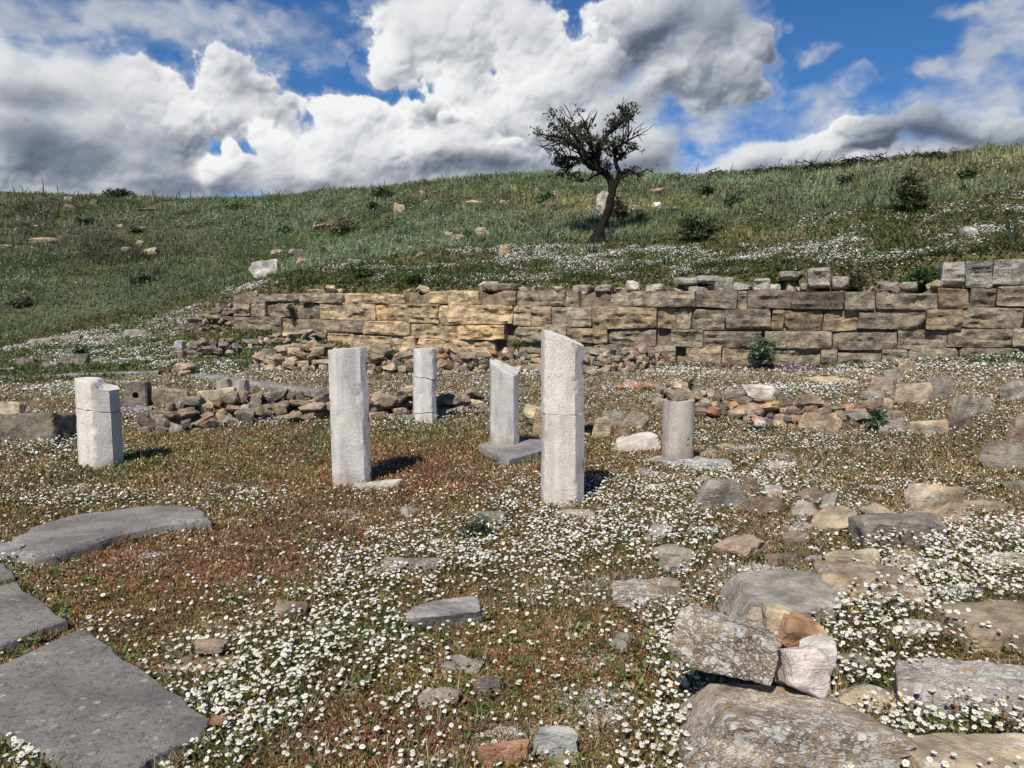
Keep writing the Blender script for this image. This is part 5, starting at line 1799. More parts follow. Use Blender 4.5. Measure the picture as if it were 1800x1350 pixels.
# ---- grass of the slope
def build_grass():
    TN = [t_blades(10, .24, .015, .5, 31), t_blades(9, .30, .012, .35, 32), t_blades(11, .18, .017, .8, 33), t_blades(8, .34, .009, .3, 34), t_leaves(34, .20, .17, .06, 35, .4)]
    TF = [t_blades(9, .24, .024, .5, 36, segs=1), t_blades(8, .30, .020, .35, 37, segs=1), t_blades(10, .18, .028, .8, 38, segs=1), t_blades(8, .34, .014, .3, 39, segs=1), t_leaves(26, .20, .17, .07, 40, .4)]
    n = 285000
    x, y = fan(n, 13.5, 58.0, R(47), 0.45)
    z = H(x, y)
    u, v, upper, tall = zone(x, y, z)
    s, t = wall_st(x, y)
    pn = fbm2(x, y, .55, 4, 91)
    ok = upper & ((s > .46) | (t < WALL_T0)) & ~in_foot(x, y)
    short = upper & ~tall
    fd = np.clip(blobs(u, v, SLOPE_BLOBS), 0, 1)
    ok &= (rng.random(n) < np.where(tall, np.clip(.78 + .7 * pn, .2, 1), .40 * (1 - .75 * fd)))
    x, y, z, pn, short, u, v, fd = x[ok], y[ok], z[ok], pn[ok], short[ok], u[ok], v[ok], fd[ok]
    n = len(x)
    dist = np.hypot(x, y)
    g1, g2, g3, g4 = np.array([.155, .215, .078]), np.array([.110, .148, .072]), np.array([.30, .265, .165]), np.array([.18, .215, .130])
    r = rng.random(n)
    pn2 = fbm2(x, y, .22, 3, 95)
    pn3 = fbm2(x, y, 1.1, 3, 97)
    leftdark = sstep(700, 100, u)  # cloud shade put into the grass colour, deepening towards the left
    c = np.where((r < .55 - .9 * pn2)[:, None], g1, g2)
    c = np.where((rng.random(n) < np.clip(.20 + .8 * pn, .03, .7))[:, None], g3 * .8, c)
    c = np.where((rng.random(n) < np.clip(.2 + .5 * pn2, 0, .5))[:, None], g4, c)
    brown = np.clip(blobs(u, v, [(120, 430, 200, 40, 1.0), (300, 450, 150, 50, .5), (60, 380, 100, 20, .5), (200, 370, 200, 16, .4)]), 0, 1)
    c = np.where((rng.random(n) < .6 * brown)[:, None], np.array([.135, .115, .075]), c)
    tanb = blobs(u, v, [(1300, 420, 90, 16, 1.0), (1420, 408, 90, 14, .9), (1220, 432, 60, 10, .7), (1550, 425, 90, 12, .6), (1730, 385, 60, 10, .5), (1700, 300, 200, 30, .5), (880, 350, 200, 14, .35), (1000, 370, 90, 16, .4), (1150, 360, 120, 14, .5)])
    c = np.where((rng.random(n) < np.clip(tanb, 0, .75))[:, None], np.array([.29, .235, .105]), c)
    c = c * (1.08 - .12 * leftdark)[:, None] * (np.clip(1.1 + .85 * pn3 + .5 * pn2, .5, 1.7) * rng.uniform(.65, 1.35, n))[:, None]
    scl = rng.uniform(.45, 1.05, n) * np.clip(dist / 26.0, .8, 1.4)
    scl = np.where(short, scl * .45 * (1 + .9 * np.clip(tanb, 0, 1)), scl) * (1 + .7 * np.clip(pn, -.5, 1))
    kind = rng.choice(5, n, p=[.28, .16, .32, .08, .16])
    kind = np.where((kind == 4) & short & (rng.random(n) < .5), 2, kind)
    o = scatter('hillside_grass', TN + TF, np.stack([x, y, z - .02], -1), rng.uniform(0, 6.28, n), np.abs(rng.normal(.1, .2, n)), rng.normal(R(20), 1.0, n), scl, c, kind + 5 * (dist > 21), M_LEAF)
    tag(o, 'green and straw coloured grass covering the hillside', 'grass', kind='stuff')
    # small leafy carpet between the grass and the wall
    n = 95000
    x, y = fan(n, 13.8, 30.0, R(47), .8)
    z = H(x, y)
    u, v, upper, tall = zone(x, y, z)
    s, t = wall_st(x, y)
    # a thicker fringe where the turf hangs over the wall
    ft, fs = rng.uniform(WALL_T0, 14, 14000), .42 + 1.5 * rng.random(14000) ** 1.6
    x = np.concatenate([x, W0[0] + WD[0] * ft + WN[0] * fs])
    y = np.concatenate([y, W0[1] + WD[1] * ft + WN[1] * fs])
    z = H(x, y)
    u, v, upper, tall = zone(x, y, z)
    s, t = wall_st(x, y)
    k = ~tall & ((s > .42) | (np.hypot(x, y) > 15.8) & ((s < -.08) | (t < WALL_T0)))
    k &= ~in_foot(x, y)
    x, y, z = x[k], y[k], z[k]
    n = len(x)
    pn = fbm2(x, y, 1.4, 3, 18)
    c = np.where((rng.random(n) < .5 + .8 * pn)[:, None], np.array([.105, .150, .040]), np.array([.20, .165, .075])) * rng.uniform(.6, 1.4, n)[:, None]
    o = scatter('slope_herbs', [t_leaves(9, .06, .05, .042, 71), t_leaves(8, .08, .07, .05, 72), t_blades(7, .12, .012, .8, 73)], np.stack([x, y, z - .01], -1), rng.uniform(0, 6.28, n), rng.normal(0, .2, n), rng.uniform(0, 6.28, n), rng.uniform(.7, 1.5, n) * (1 + .5 * pn), c, rng.integers(0, 3, n), M_LEAF)
    tag(o, 'low green herbs under the white flowers above the wall', 'herbs', kind='stuff')


build_grass()


# ---- plants that stand out
def plant_blob(name, c, size, nleaf, lw, colr, seed, label, cat, group=None, twigs=10, mat=None, shell=0.5, twigcol=(.06, .05, .035)):
    """a bushy plant: stems from one foot, leaves in clumps through its volume"""
    r = np.random.default_rng(seed)
    root = empty(name, c, label, cat, group)
    sx, sy, sz = size
    tips, sv, sf = [], [], []
    for i in range(twigs):
        a, e = r.uniform(0, 2 * math.pi), r.uniform(.15, 1.4)
        f = r.uniform(.6, 1.0)
        tip = np.array([math.cos(a) * math.cos(e) * sx / 2 * f, math.sin(a) * math.cos(e) * sy / 2 * f, (.15 + .85 * math.sin(e)) * sz * f])
        tips.append(tip)
        w = .006 + .006 * sz
        q = np.array([-math.sin(a), math.cos(a), 0]) * w
        k = len(sv)
        m_ = tip * np.array([.35, .35, .55])
        sv += [-q, q, m_ - q * .7, m_ + q * .7, tip]
        sf += [(k, k + 1, k + 3), (k, k + 3, k + 2), (k + 2, k + 3, k + 4)]
    me = mesh_np('stems', np.array(sv), np.array(sf))
    set_col(me, 'Col', np.tile(np.array(twigcol), (len(sv), 1)))
    link('stems', me, M_LEAF, root)
    tips = np.array(tips)
    pk = tips[r.integers(0, len(tips), nleaf)]
    P = pk * r.uniform(.55, 1.05, nleaf)[:, None] + r.normal(0, 1, (nleaf, 3)) * np.array(size) * .075
    P[:, 2] = np.abs(P[:, 2])
    T = []
    for k in range(3):
        T.append(t_leaves(4, lw * .5, lw * .5, lw, seed + k, .25))
    n = nleaf
    cc = np.array(colr) * r.uniform(.6, 1.4, n)[:, None]
    scatter('leaves', T, P, r.uniform(0, 6.28, n), r.normal(0, .6, n), r.uniform(0, 6.28, n), r.uniform(.7, 1.3, n), cc, r.integers(0, 3, n), mat or M_LEAF, root)
    return root


def plant_px(name, box, nleaf, lwpx, colr, seed, label, cat, group=None, twigs=14, mat=None, y=None):
    u0, v0, u1, v1 = box
    g = hit((u0 + u1) / 2, v1)
    if y is not None:
        g = at((u0 + u1) / 2, v1, y)
    w, h = (u1 - u0) / F * g[1], (v1 - v0) / F * g[1]
    return plant_blob(name, g, (w, w * .9, h), nleaf, lwpx / F * g[1], colr, seed, label, cat, group, twigs, mat)


plant_px('shrub', (1312, 592, 1366, 643), 420, 6.5, (.12,.175,.10), 1, 'round blue-green shrub growing at the foot of the ashlar wall', 'shrub', twigs=26, y=14.95)
plant_px('shrub', (1566, 306, 1640, 374), 650, 6, (.12,.135,.06), 2, 'tall twiggy shrub above the daisies near the crest', 'shrub', twigs=30)
plant_px('shrub', (1188, 378, 1262, 428), 600, 5.5, (.085,.10,.05), 3, 'dark spreading shrub on the slope past the tree', 'shrub', twigs=24)
plant_px('shrub', (1070, 350, 1105, 388), 200, 5, (.16,.135,.085), 4, 'dry brown bush behind the tree trunk', 'shrub', twigs=22)
plant_px('shrub', (575, 384, 645, 416), 260, 5, (.15,.14,.08), 5, 'dry bush in front of the jutting outcrop', 'shrub', twigs=26)
plant_px('shrub', (184, 336, 236, 350), 260, 4.5, (.045, .060, .030), 6, 'dark low bush alone on the shaded skyline', 'shrub', twigs=14)
plant_px('weed', (1520, 718, 1562, 764), 90, 7, (.10, .135, .075), 7, 'leafy grey-green weed beside the stone heap', 'weed', twigs=14)
plant_px('weed', (132, 608, 158, 632), 60, 6, (.07, .10, .04), 8, 'spiky green weed behind the largest dark outcrop', 'weed', twigs=14)
plant_px('weed', (1202, 672, 1222, 708), 50, 6, (.075, .10, .045), 9, 'leafy weed beside the flat stone on the round column stump', 'weed', twigs=10)
plant_px('weed', (800, 914, 880, 948), 140, 7, (.07, .095, .05), 10, 'grey-green weed spreading by the lumpy grey stone', 'weed', twigs=18)
plant_px('weed', (1555, 1000, 1610, 1032), 90, 7, (.05, .085, .025), 11, 'bright green weed beside the craggy tan stone', 'weed', twigs=14)
plant_px('weed', (1300, 505, 1326, 520), 60, 5, (.06, .10, .03), 12, 'small green weed rooted in the top of the ashlar wall', 'weed', twigs=10)
plant_px('weed', (1470, 478, 1530, 512), 220, 5, (.10, .085, .045), 13, 'dry brown cushion of plants on top of the ashlar wall', 'weed', twigs=18, y=15.3)
plant_px('weed', (1585, 470, 1650, 504), 260, 5, (.045, .085, .022), 14, 'lush green grass cushion beside the raised end of the ashlar wall', 'weed', twigs=20, y=14.9)
plant_px('weed', (500, 532, 522, 560), 30, 5, (.07, .10, .03), 15, 'tuft of green growing from a joint of the grey ashlar', 'weed', twigs=8, y=19.6)
plant_px('weed', (898, 590, 925, 620), 40, 5, (.12, .14, .03), 16, 'yellow-green weed in a dark gap of the ashlar wall', 'weed', twigs=10, y=17.1)
plant_px('shrub', (650, 330, 700, 352), 200, 4.5, (.06, .08, .03), 17, 'green bush on the crest above the outcrop', 'shrub', twigs=16)
plant_px('weed', (610, 470, 660, 492), 160, 5, (.05, .085, .02), 18, 'bright green cushion in the flowers above the yellow ashlar', 'weed', twigs=16)
plant_px('weed', (712, 482, 748, 502), 130, 5, (.045, .085, .02), 19, 'rounded green cushion among white flowers', 'weed', twigs=16)

for i, (u, v, w, h) in enumerate([(420, 372, 44, 16), (330, 385, 36, 12), (150, 395, 40, 14), (60, 372, 34, 12), (240, 412, 30, 12), (390, 420, 34, 14), (500, 412, 30, 14), (470, 380, 36, 14), (660, 372, 30, 14), (760, 368, 30, 14), (690, 405, 30, 14), (900, 392, 34, 16), (960, 360, 34, 16), (1010, 385, 34, 18), (1290, 365, 44, 22), (1400, 345, 44, 22), (1480, 330, 44, 20), (1330, 330, 40, 18), (1240, 345, 36, 18), (120, 470, 44, 18), (250, 500, 44, 18), (370, 462, 40, 18), (40, 540, 44, 18), (180, 530, 40, 18), (1700, 318, 44, 22), (540, 365, 30, 12)][::2]):
    plant_px('bush', (u - w / 2, v - h, u + w / 2, v), 170, 4.5, [(.105, .145, .060), (.090, .120, .058), (.15, .15, .085)][i % 3], 200 + i, 'low soft bush among the grass of the hillside', 'bush', 'low bushes scattered over the hillside', 12)

# strap leaved clumps
def strap_clump(u, v, hpx, seed, label, n=26, w=.02, colr=(.13, .185, .10), spread=.75, group=None, cat='plant', name='asphodel_clump'):
    g = hit(u, v)
    h = hpx / F * g[1]
    T = t_blades(n, h, w, spread, seed, .6, 3)
    me = mesh_np(name, T[0], T[1])
    set_col(me, 'Col', T[2] * np.array(colr))
    o = link(name, me, M_LEAF, None, g - np.array([0, 0, .02]))
    return tag(o, label, cat, group)


strap_clump(545, 1160, 70, 1, 'upright clump of yellow-green strap leaves among dense daisies', 16, .010, (.17, .19, .045), .35)
for i, (u, v, h) in enumerate([(1040, 450, 36), (1130, 440, 32), (1145, 432, 26), (1252, 396, 22), (1572, 372, 36), (1530, 366, 26), (1780, 428, 46), (1170, 470, 26), (960, 420, 26), (880, 420, 24), (1700, 340, 28), (930, 455, 24), (1380, 470, 24), (1080, 425, 26), (820, 418, 20), (1450, 366, 26), (700, 432, 20), (640, 452, 22), (1000, 428, 30)]):
    strap_clump(u, v, h, 50 + i, 'clump of blue-green strap leaves growing on the hillside', 22, .035, group='strap-leaved clumps on the hillside')
strap_clump(1595, 835, 40, 90, 'lone spindly green plant in the daisies near the craggiest rock', 9, .012, (.07, .10, .03), .3)
strap_clump(1690, 500, 52, 91, 'dry brown grass tuft hanging on the raised end of the ashlar wall', 30, .012, (.16, .12, .06), .5, name='grass_tuft', cat='grass tuft')


# purple flowers at the wall foot
def purple():
    n = 2600
    ga, gb, gc = hit(1215, 640), hit(1300, 645), hit(1420, 652)
    m = 900
    f = rng.random(m)
    x = np.where(f < .5, ga[0] + (gb[0] - ga[0]) * 2 * f, gb[0] + (gc[0] - gb[0]) * (2 * f - 1)) + rng.normal(0, .12, m)
    y = np.where(f < .5, ga[1] + (gb[1] - ga[1]) * 2 * f, gb[1] + (gc[1] - gb[1]) * (2 * f - 1)) + rng.normal(0, .30, m)
    s, t = wall_st(x, y)
    k = s < -.05
    x, y = x[k], y[k]
    n = len(x)
    c = np.where((rng.random(n) < .7)[:, None], np.array([.30, .10, .30]), np.array([.38, .22, .36])) * rng.uniform(.7, 1.2, n)[:, None]
    o = scatter('purple_flowers', [t_leaves(5, .03, .05, .028, 3)], np.stack([x, y, H(x, y) + .05], -1), rng.uniform(0, 6.28, n), rng.normal(0, .3, n), rng.uniform(0, 6.28, n), rng.uniform(.8, 1.4, n), c, np.zeros(n, int), M_PETAL)
    tag(o, 'small purple flowers along the foot of the ashlar wall', 'flowers', kind='stuff')


purple()


# pale pebbles in the gravel patches
def pebbles():
    n = 420000
    x, y = fan(n, 2.1, 12.0, R(40), 0.3)
    z = H(x, y)
    u, v, upper, tall = zone(x, y, z)
    gv = np.clip(blobs(u, v, GRAVEL_BLOBS), 0, 1) * (~upper)
    cl = fbm2(x, y, 6, 3, 12)
    k = (rng.random(n) < np.clip(gv * 1.2 + .5 * cl - .25, 0, 1)) & ~in_foot(x, y)
    x, y, z = x[k], y[k], z[k]
    n = len(x)
    V, Fc = ico(1)
    T = []
    for s in range(3):
        r = np.random.default_rng(s)
        T.append((V * np.array([1, .8, .6]) * (1 + r.normal(0, .15, (len(V), 1))), Fc, np.ones((len(V), 3)), np.ones(len(V))))
    c = np.array([.56, .515, .455]) * rng.uniform(.55, 1.25, n)[:, None]
    o = scatter('gravel', T, np.stack([x, y, z + .002], -1), rng.uniform(0, 6.28, n), rng.normal(0, .4, n), rng.uniform(0, 6.28, n), rng.uniform(.003, .0085, n) * np.clip(np.hypot(x, y) / 5, .8, 1.8), c, rng.integers(0, 3, n), M_PETAL)
    tag(o, 'pale gravel chips showing through the moss', 'gravel', kind='stuff')


pebbles()


# ------------------------------------------------------------------ tree
def tube(path, rad, V, Fc, m=7, seed=0):
    path = np.array(path, float)
    n = len(path)
    tg = np.gradient(path, axis=0)
    tg /= np.linalg.norm(tg, axis=1, keepdims=True) + 1e-9
    base = sum(len(q) for q in V)
    out = []
    ref = np.array([0.3, 1, .1])
    for i in range(n):
        a = np.cross(tg[i], ref)
        a /= np.linalg.norm(a) + 1e-9
        b = np.cross(tg[i], a)
        for k in range(m):
            th = 2 * math.pi * k / m
            rr = rad[i] * (1 + 0.12 * math.sin(3 * th + i * .7 + seed))
            out.append(path[i] + (a * math.cos(th) + b * math.sin(th)) * rr)
    f = []
    for i in range(n - 1):
        for k in range(m):
            a, b = base + i * m + k, base + i * m + (k + 1) % m
            f += [(a, b, b + m), (a, b + m, a + m)]
    V.append(np.array(out))
    Fc.append(np.array(f))


def build_tree():
    r = np.random.default_rng(4)
    g = hit(1047, 428)
    Y = g[1]
    root = empty('tree', g, 'dark wind-bent tree with a leaning trunk alone on the grassy slope', 'tree')

    def W(u, v, dy=0.0):
        p = at(u, v, Y)
        return np.array([p[0] - g[0], dy, p[2] - g[2]])
    V, Fc = [], []
    px = Y / F

    def limb(pts, r0, r1, m=7, n=14):
        P = np.array(pts, float)
        tt = np.linspace(0, len(P) - 1, n)
        # smooth interpolation
        Q = np.stack([np.interp(tt, np.arange(len(P)), P[:, k]) for k in range(3)], -1)
        for _ in range(2):
            Q[1:-1] = (Q[:-2] + 2 * Q[1:-1] + Q[2:]) / 4
        Q[1:-1] += r.normal(0, .012, (n - 2, 3))
        tube(Q, np.linspace(r0, r1, n) * px, V, Fc, m, r.random() * 6)
        return Q
    limb([W(1045, 432), W(1050, 418), W(1058, 398), W(1067, 374), W(1074, 350), W(1077, 332)], 8.6, 6.0, 10, 20)
    limb([W(1034, 434, -.1), W(1042, 420), W(1050, 402)], 8, 4, 7, 8)
    limb([W(1062, 433, -.1), W(1055, 418), W(1054, 405)], 8, 4, 7, 8)
    A = limb([W(1076, 338), W(1074, 318), W(1068, 306), W(1056, 299), W(1046, 296)], 7, 5.2)
    main = [
        ([W(1046, 296), W(1034, 288, .05), W(1022, 280, .1), W(1008, 274, .2), W(990, 276, .3)], 6, 2.5),
        ([W(1050, 297), W(1046, 280, -.1), W(1050, 262, -.1), W(1058, 246, -.2), W(1072, 236, -.25), W(1084, 222, -.3), W(1092, 204, -.3), W(1098, 190, -.3)], 6, 1.6),
        ([W(1040, 292), W(1030, 270, .2), W(1022, 248, .35), W(1008, 228, .45), W(998, 210, .5)], 4.5, 1.4),
        ([W(1030, 286), W(1012, 262, -.3), W(992, 250, -.4), W(970, 242, -.5)], 3.6, 1.2),
        ([W(1077, 334), W(1086, 318, .1), W(1092, 304, .15), W(1086, 290, .2), W(1080, 276, .25), W(1088, 258, .3), W(1104, 242, .35), W(1122, 234, .4)], 5.5, 1.2),
        ([W(1092, 304, .15), W(1104, 296, .1), W(1112, 300, 0), W(1122, 312, -.05)], 3, 1.2),
        ([W(1060, 300), W(1040, 312, .2), W(1026, 316, .3)], 2.2, .8),
        ([W(1022, 280, .1), W(1006, 290, .1), W(996, 300, .1), W(984, 306, .2)], 3, .9),
        ([W(1046, 280, -.1), W(1036, 256, -.4), W(1030, 236, -.5), W(1036, 216, -.6)], 3, 1.0),
        ([W(1072, 236, -.25), W(1078, 214, 0), W(1084, 200, .2)], 2.6, .9),
    ]
    tips = []
    for (pts, r0, r1) in main:
        Q = limb(pts, r0, r1, 6, 16)
        tips.append(Q)
    # secondary twigs
    clumps = [(1008, 218, 26, 18, .3), (985, 236, 24, 16, 0), (1036, 250, 30, 22, -.3), (1020, 268, 30, 16, .1), (1052, 268, 24, 20, -.1), (968, 246, 16, 9, -.4), (1094, 202, 20, 14, -.2), (1106, 206, 14, 14, .1), (1074, 228, 18, 14, -.3),
              (1074, 262, 20, 14, .3), (1102, 262, 14, 10, .3), (992, 284, 22, 10, .2), (1114, 300, 16, 10, 0), (1006, 298, 14, 8, .2), (988, 262, 20, 10, -.2), (1060, 286, 16, 8, .2), (1020, 232, 18, 16, .5), (1086, 244, 14, 8, .2)]
    ends = []
    for (u, v, ru, rv, dy) in clumps:
        c = W(u, v, dy)
        allq = np.concatenate(tips)
        for k in range(6):
            e = c + np.array([r.normal(0, ru * .55) * px, r.normal(0, .28), r.normal(0, rv * .55) * px])
            j = int(np.argmin(np.linalg.norm(allq - (e * .75 + allq.mean(0) * .25 + np.array([0, 0, -.25])), axis=1)))
            s = allq[j]
            m_ = (s + e) / 2 + r.normal(0, .06, 3)
            limb([s, m_, e], 1.4, .45, 4, 6)
            ends.append((e, ru))
    # bare twigs that reach out of the crown
    for (a, b) in (((1112, 238), (1136, 218)), ((1120, 236), (1128, 244)), ((1008, 212), (990, 186)), ((1022, 224), (1046, 196)), ((966, 244), (948, 236)), ((980, 250), (950, 258)), ((1092, 192), (1100, 178)), ((1040, 216), (1050, 194)), ((995, 215), (984, 200)), ((984, 306), (972, 318)), ((1122, 312), (1128, 322)),
                   ((1104, 240), (1114, 216)), ((970, 270), (952, 262)), ((1026, 316), (1010, 322)), ((1098, 250), (1120, 262))):
        for k in range(3):
            p0, p1 = W(*a, r.normal(0, .2)), W(*b, r.normal(0, .3)) + r.normal(0, .09, 3)
            limb([p0, (p0 + p1) / 2 + r.normal(0, .04, 3), p1], 1.0, .3, 4, 6)
    me = mesh_np('trunk', np.concatenate(V), np.concatenate(Fc))
    link('trunk', me, M_BARK, root, smooth=R(60))
    # narrow leaves along the twigs
    P, S = [], []
    for (e, ru) in ends:
        k = int(r.integers(8, 28) * (ru / 20.0) ** 1.3)
        d = r.normal(0, 1, (k, 3)) * np.array([.115, .13, .06])
        P.append(e + d)
    P = np.concatenate(P)
    n = len(P)
    T = [t_blades(8, .11, .020, .9, 60), t_leaves(10, .06, .06, .055, 61, .35), t_blades(7, .10, .024, 1.1, 62)]
    c = np.where((r.random(n) < .5)[:, None], np.array([.095, .098, .052]), np.array([.045, .048, .027])) * r.uniform(.6, 1.5, n)[:, None]
    scatter('crown', T, P, r.uniform(0, 6.28, n), r.normal(0, .8, n), r.uniform(0, 6.28, n), r.uniform(.7, 1.3, n), c, r.integers(0, 3, n), M_DARKLEAF, root)


build_tree()


# brambles and stalks on the crest
def bramble(u0, u1, label, seed, n=16, hpx=20):
    r = np.random.default_rng(seed)
    um = (u0 + u1) / 2
    vs = [p for p in crest]
    V, Fc, LP = [], [], []
    g0 = None
    for i in range(n):
        u = r.uniform(u0, u1)
        v = np.interp(u, [c[0] for c in sorted(crest)], [c[1] for c in sorted(crest)])
        g = hit(u, v + 5)
        if g0 is None:
            g0 = hit(um, np.interp(um, [c[0] for c in sorted(crest)], [c[1] for c in sorted(crest)]) + 5)
        px = g[1] / F
        L = r.uniform(.8, 1.8) * hpx * px * 1.3
        a = r.choice([-1, 1])
        t = np.linspace(0, 1, 9)
        P = np.stack([g[0] - g0[0] + a * L * t * 1.3, g[1] - g0[1] + r.normal(0, .2) * t, g[2] - g0[2] - .05 + L * (1.5 * t - 1.15 * t * t)], -1) + r.normal(0, .02, (9, 3))
        tube(P, np.linspace(1.3, .6, 9) * px, V, Fc, 4)
        for k in range(2, 9):
            for _ in range(3):
                LP.append(P[k] + r.normal(0, .05, 3))
    root = empty('bramble', g0, label, 'bramble')
    link('stems', mesh_np('stems', np.concatenate(V), np.concatenate(Fc)), M_BARK, root)
    LP = np.array(LP)
    m = len(LP)
    scatter('leaves', [t_leaves(3, .05, .05, .075, seed)], LP, r.uniform(0, 6.28, m), r.normal(0, .6, m), r.uniform(0, 6.28, m), r.uniform(.6, 1.2, m), np.array([.035, .042, .02]) * r.uniform(.6, 1.5, m)[:, None], np.zeros(m, int), M_DARKLEAF, root)


bramble(1385, 1500, 'dark arching brambles on the crest between the tree and the tall shrub', 1, 22, 17)
bramble(1510, 1580, 'arching brambles on the crest just above the tall shrub', 2, 14, 18)
bramble(1585, 1690, 'long tangle of brambles on the highest crest', 3, 24, 15)
bramble(1200, 1330, 'thin brambles on the crest just past the tree', 4, 14, 13)


def stalks():
    r = np.random.default_rng(9)
    cs = sorted(crest)
    V, Fc = [], []
    for i in range(150):
        u = r.uniform(-40, 1840)
        v = np.interp(u, [c[0] for c in cs], [c[1] for c in cs])
        g = hit(u, v + r.uniform(3, 10))
        px = g[1] / F
        h = r.uniform(10, 24) * px * (1.25 if u > 1150 else .9)
        if i in (3, 7):
            h *= 1.5
        P = np.array([g, g + np.array([r.normal(0, .05), 0, h * .6]), g + np.array([r.normal(0, .12), 0, h])])
        tube(P, [.9 * px, .7 * px, .35 * px], V, Fc, 3)
    me = mesh_np('dry_stalks', np.concatenate(V), np.concatenate(Fc))
    set_col(me, 'Col', np.tile(np.array([.10, .085, .05]), (len(me.vertices), 1)))
    o = link('dry_stalks', me, M_LEAF)
    tag(o, 'thin dry stalks standing along the crest of the hill', 'stalks', kind='stuff')


stalks()

# ------------------------------------------------------------------ light, sky, clouds
SUN_AZ = R(22)      # shadows run away from the camera, a little to one side
SUN_EL = R(49)
to_sun = Vector((-math.sin(SUN_AZ) * math.cos(SUN_EL), -math.cos(SUN_AZ) * math.cos(SUN_EL), math.sin(SUN_EL)))
sl = bpy.data.lights.new('sun', 'SUN')
sl.energy = 4.9
sl.angle = R(0.53)
sl.color = (1.0, 0.955, 0.89)
so = bpy.data.objects.new('sun', sl)
so.rotation_euler = to_sun.to_track_quat('Z', 'Y').to_euler()
so.location = to_sun * 50
col.objects.link(so)

world = bpy.data.worlds.new('World')
sc.world = world
world.use_nodes = True
t = NT(world.node_tree)
sky = t.n('ShaderNodeTexSky', sky_type='NISHITA', sun_disc=False, sun_elevation=SUN_EL, sun_rotation=math.atan2(to_sun.x, to_sun.y), altitude=1500, air_density=1.0, dust_density=0.1, ozone_density=3.5)
dirv = t.n('ShaderNodeTexCoord').outputs['Generated']
sep = t.n('ShaderNodeSeparateXYZ', ins={0: dirv})
az = t.math('MULTIPLY', t.math('ARCTAN2', sep.outputs[0], sep.outputs[1]), 180 / math.pi)
el = t.math('MULTIPLY', t.math('ARCSINE', sep.outputs[2]), 180 / math.pi)


def azel(u, v):
    d = ray(u, v)
    d = d / np.linalg.norm(d)
    return math.degrees(math.atan2(d[0], d[1])), math.degrees(math.asin(d[2]))


# banks of cloud, far ones first: (centre u, v, radius u, v) described on the photograph, fixed to compass and height in the sky
BANKS = [
    (.62, 1.1, [(640, 320, 330, 50), (840, 300, 140, 60), (130, 335, 260, 40), (330, 310, 170, 50), (1120, 290, 110, 50), (1000, 260, 150, 80), (-150, 260, 220, 130)]),
    (.70, .8, [(1250, 290, 120, 34), (1340, 272, 110, 40), (1430, 258, 80, 40), (1480, 270, 140, 44), (1580, 290, 200, 36), (1750, 260, 160, 40), (1900, 240, 160, 60), (1260, 310, 130, 30), (1500, 225, 60, 26)]),
    (.58, .8, [(1090, 70, 110, 80), (1160, 40, 110, 80), (1250, 45, 110, 75), (1320, 50, 62, 55), (1190, 130, 130, 70), (1280, 140, 62, 60), (1050, 15, 60, 40), (1230, 170, 90, 30), (1350, 80, 30, 22)]),
    (.66, .9, [(420, 140, 100, 85), (465, 185, 78, 62), (385, 110, 60, 50), (390, 200, 80, 60), (520, 170, 26, 26), (500, 240, 60, 60)]),
    (.74, 1.0, [(40, 150, 170, 90), (150, 170, 160, 85), (230, 180, 120, 80), (300, 230, 80, 70), (60, 260, 200, 110), (220, 270, 160, 70), (-120, 180, 200, 150)]),
    (.76, 1.1, [(720, 60, 100, 80), (690, 110, 58, 50), (800, 100, 130, 100), (850, 20, 130, 60), (930, 90, 90, 80), (960, 180, 130, 110), (1010, 230, 150, 90), (1090, 190, 90, 70), (1120, 250, 66, 60), (870, 220, 110, 80), (790, 180, 60, 45), (1030, 120, 50, 60)]),
    (.80, 1.2, [(590, 190, 45, 40), (610, 230, 62, 60), (570, 270, 90, 62), (650, 265, 72, 66), (640, 190, 34, 34), (700, 225, 34, 40), (500, 270, 60, 60), (720, 285, 80, 55), (660, 215, 40, 40), (760, 250, 55, 50)]),
    (.64, .9, [(745, 225, 40, 44), (800, 262, 70, 50), (770, 290, 90, 46), (850, 290, 60, 36)]),
    (.80, 1.3, [(415, 268, 26, 26), (432, 292, 46, 30), (390, 300, 60, 30), (880, 262, 26, 18), (775, 232, 22, 16)]),
    (.34, .5, [(1560, 232, 90, 44), (1640, 214, 120, 52), (1740, 222, 110, 46), (1830, 226, 80, 46), (1530, 258, 70, 26)]),
]
VEILS = [(1230, 215, 60, 24, .8), (1440, 190, 80, 34, .7), (1400, 220, 60, 20, .6), (1690, 100, 64, 32, .9), (1650, 122, 40, 14, .8), (1790, 60, 80, 70, 1.0), (1740, 0, 120, 26, .9), (1500, 150, 60, 12, .45), (1830, 150, 80, 60, .8), (1455, 78, 40, 14, .4), (1540, 128, 50, 12, .4), (1740, 150, 90, 30, .6), (1600, 170, 100, 20, .3),
         (200, 30, 330, 42, .8), (420, 20, 210, 40, .6), (60, 20, 160, 50, .8), (100, 70, 200, 20, .5), (-120, -60, 260, 90, .8), (950, -140, 260, 110, .8), (1960, -60, 200, 80, .8), (1300, 210, 120, 26, .3), (330, 60, 140, 30, .5)]
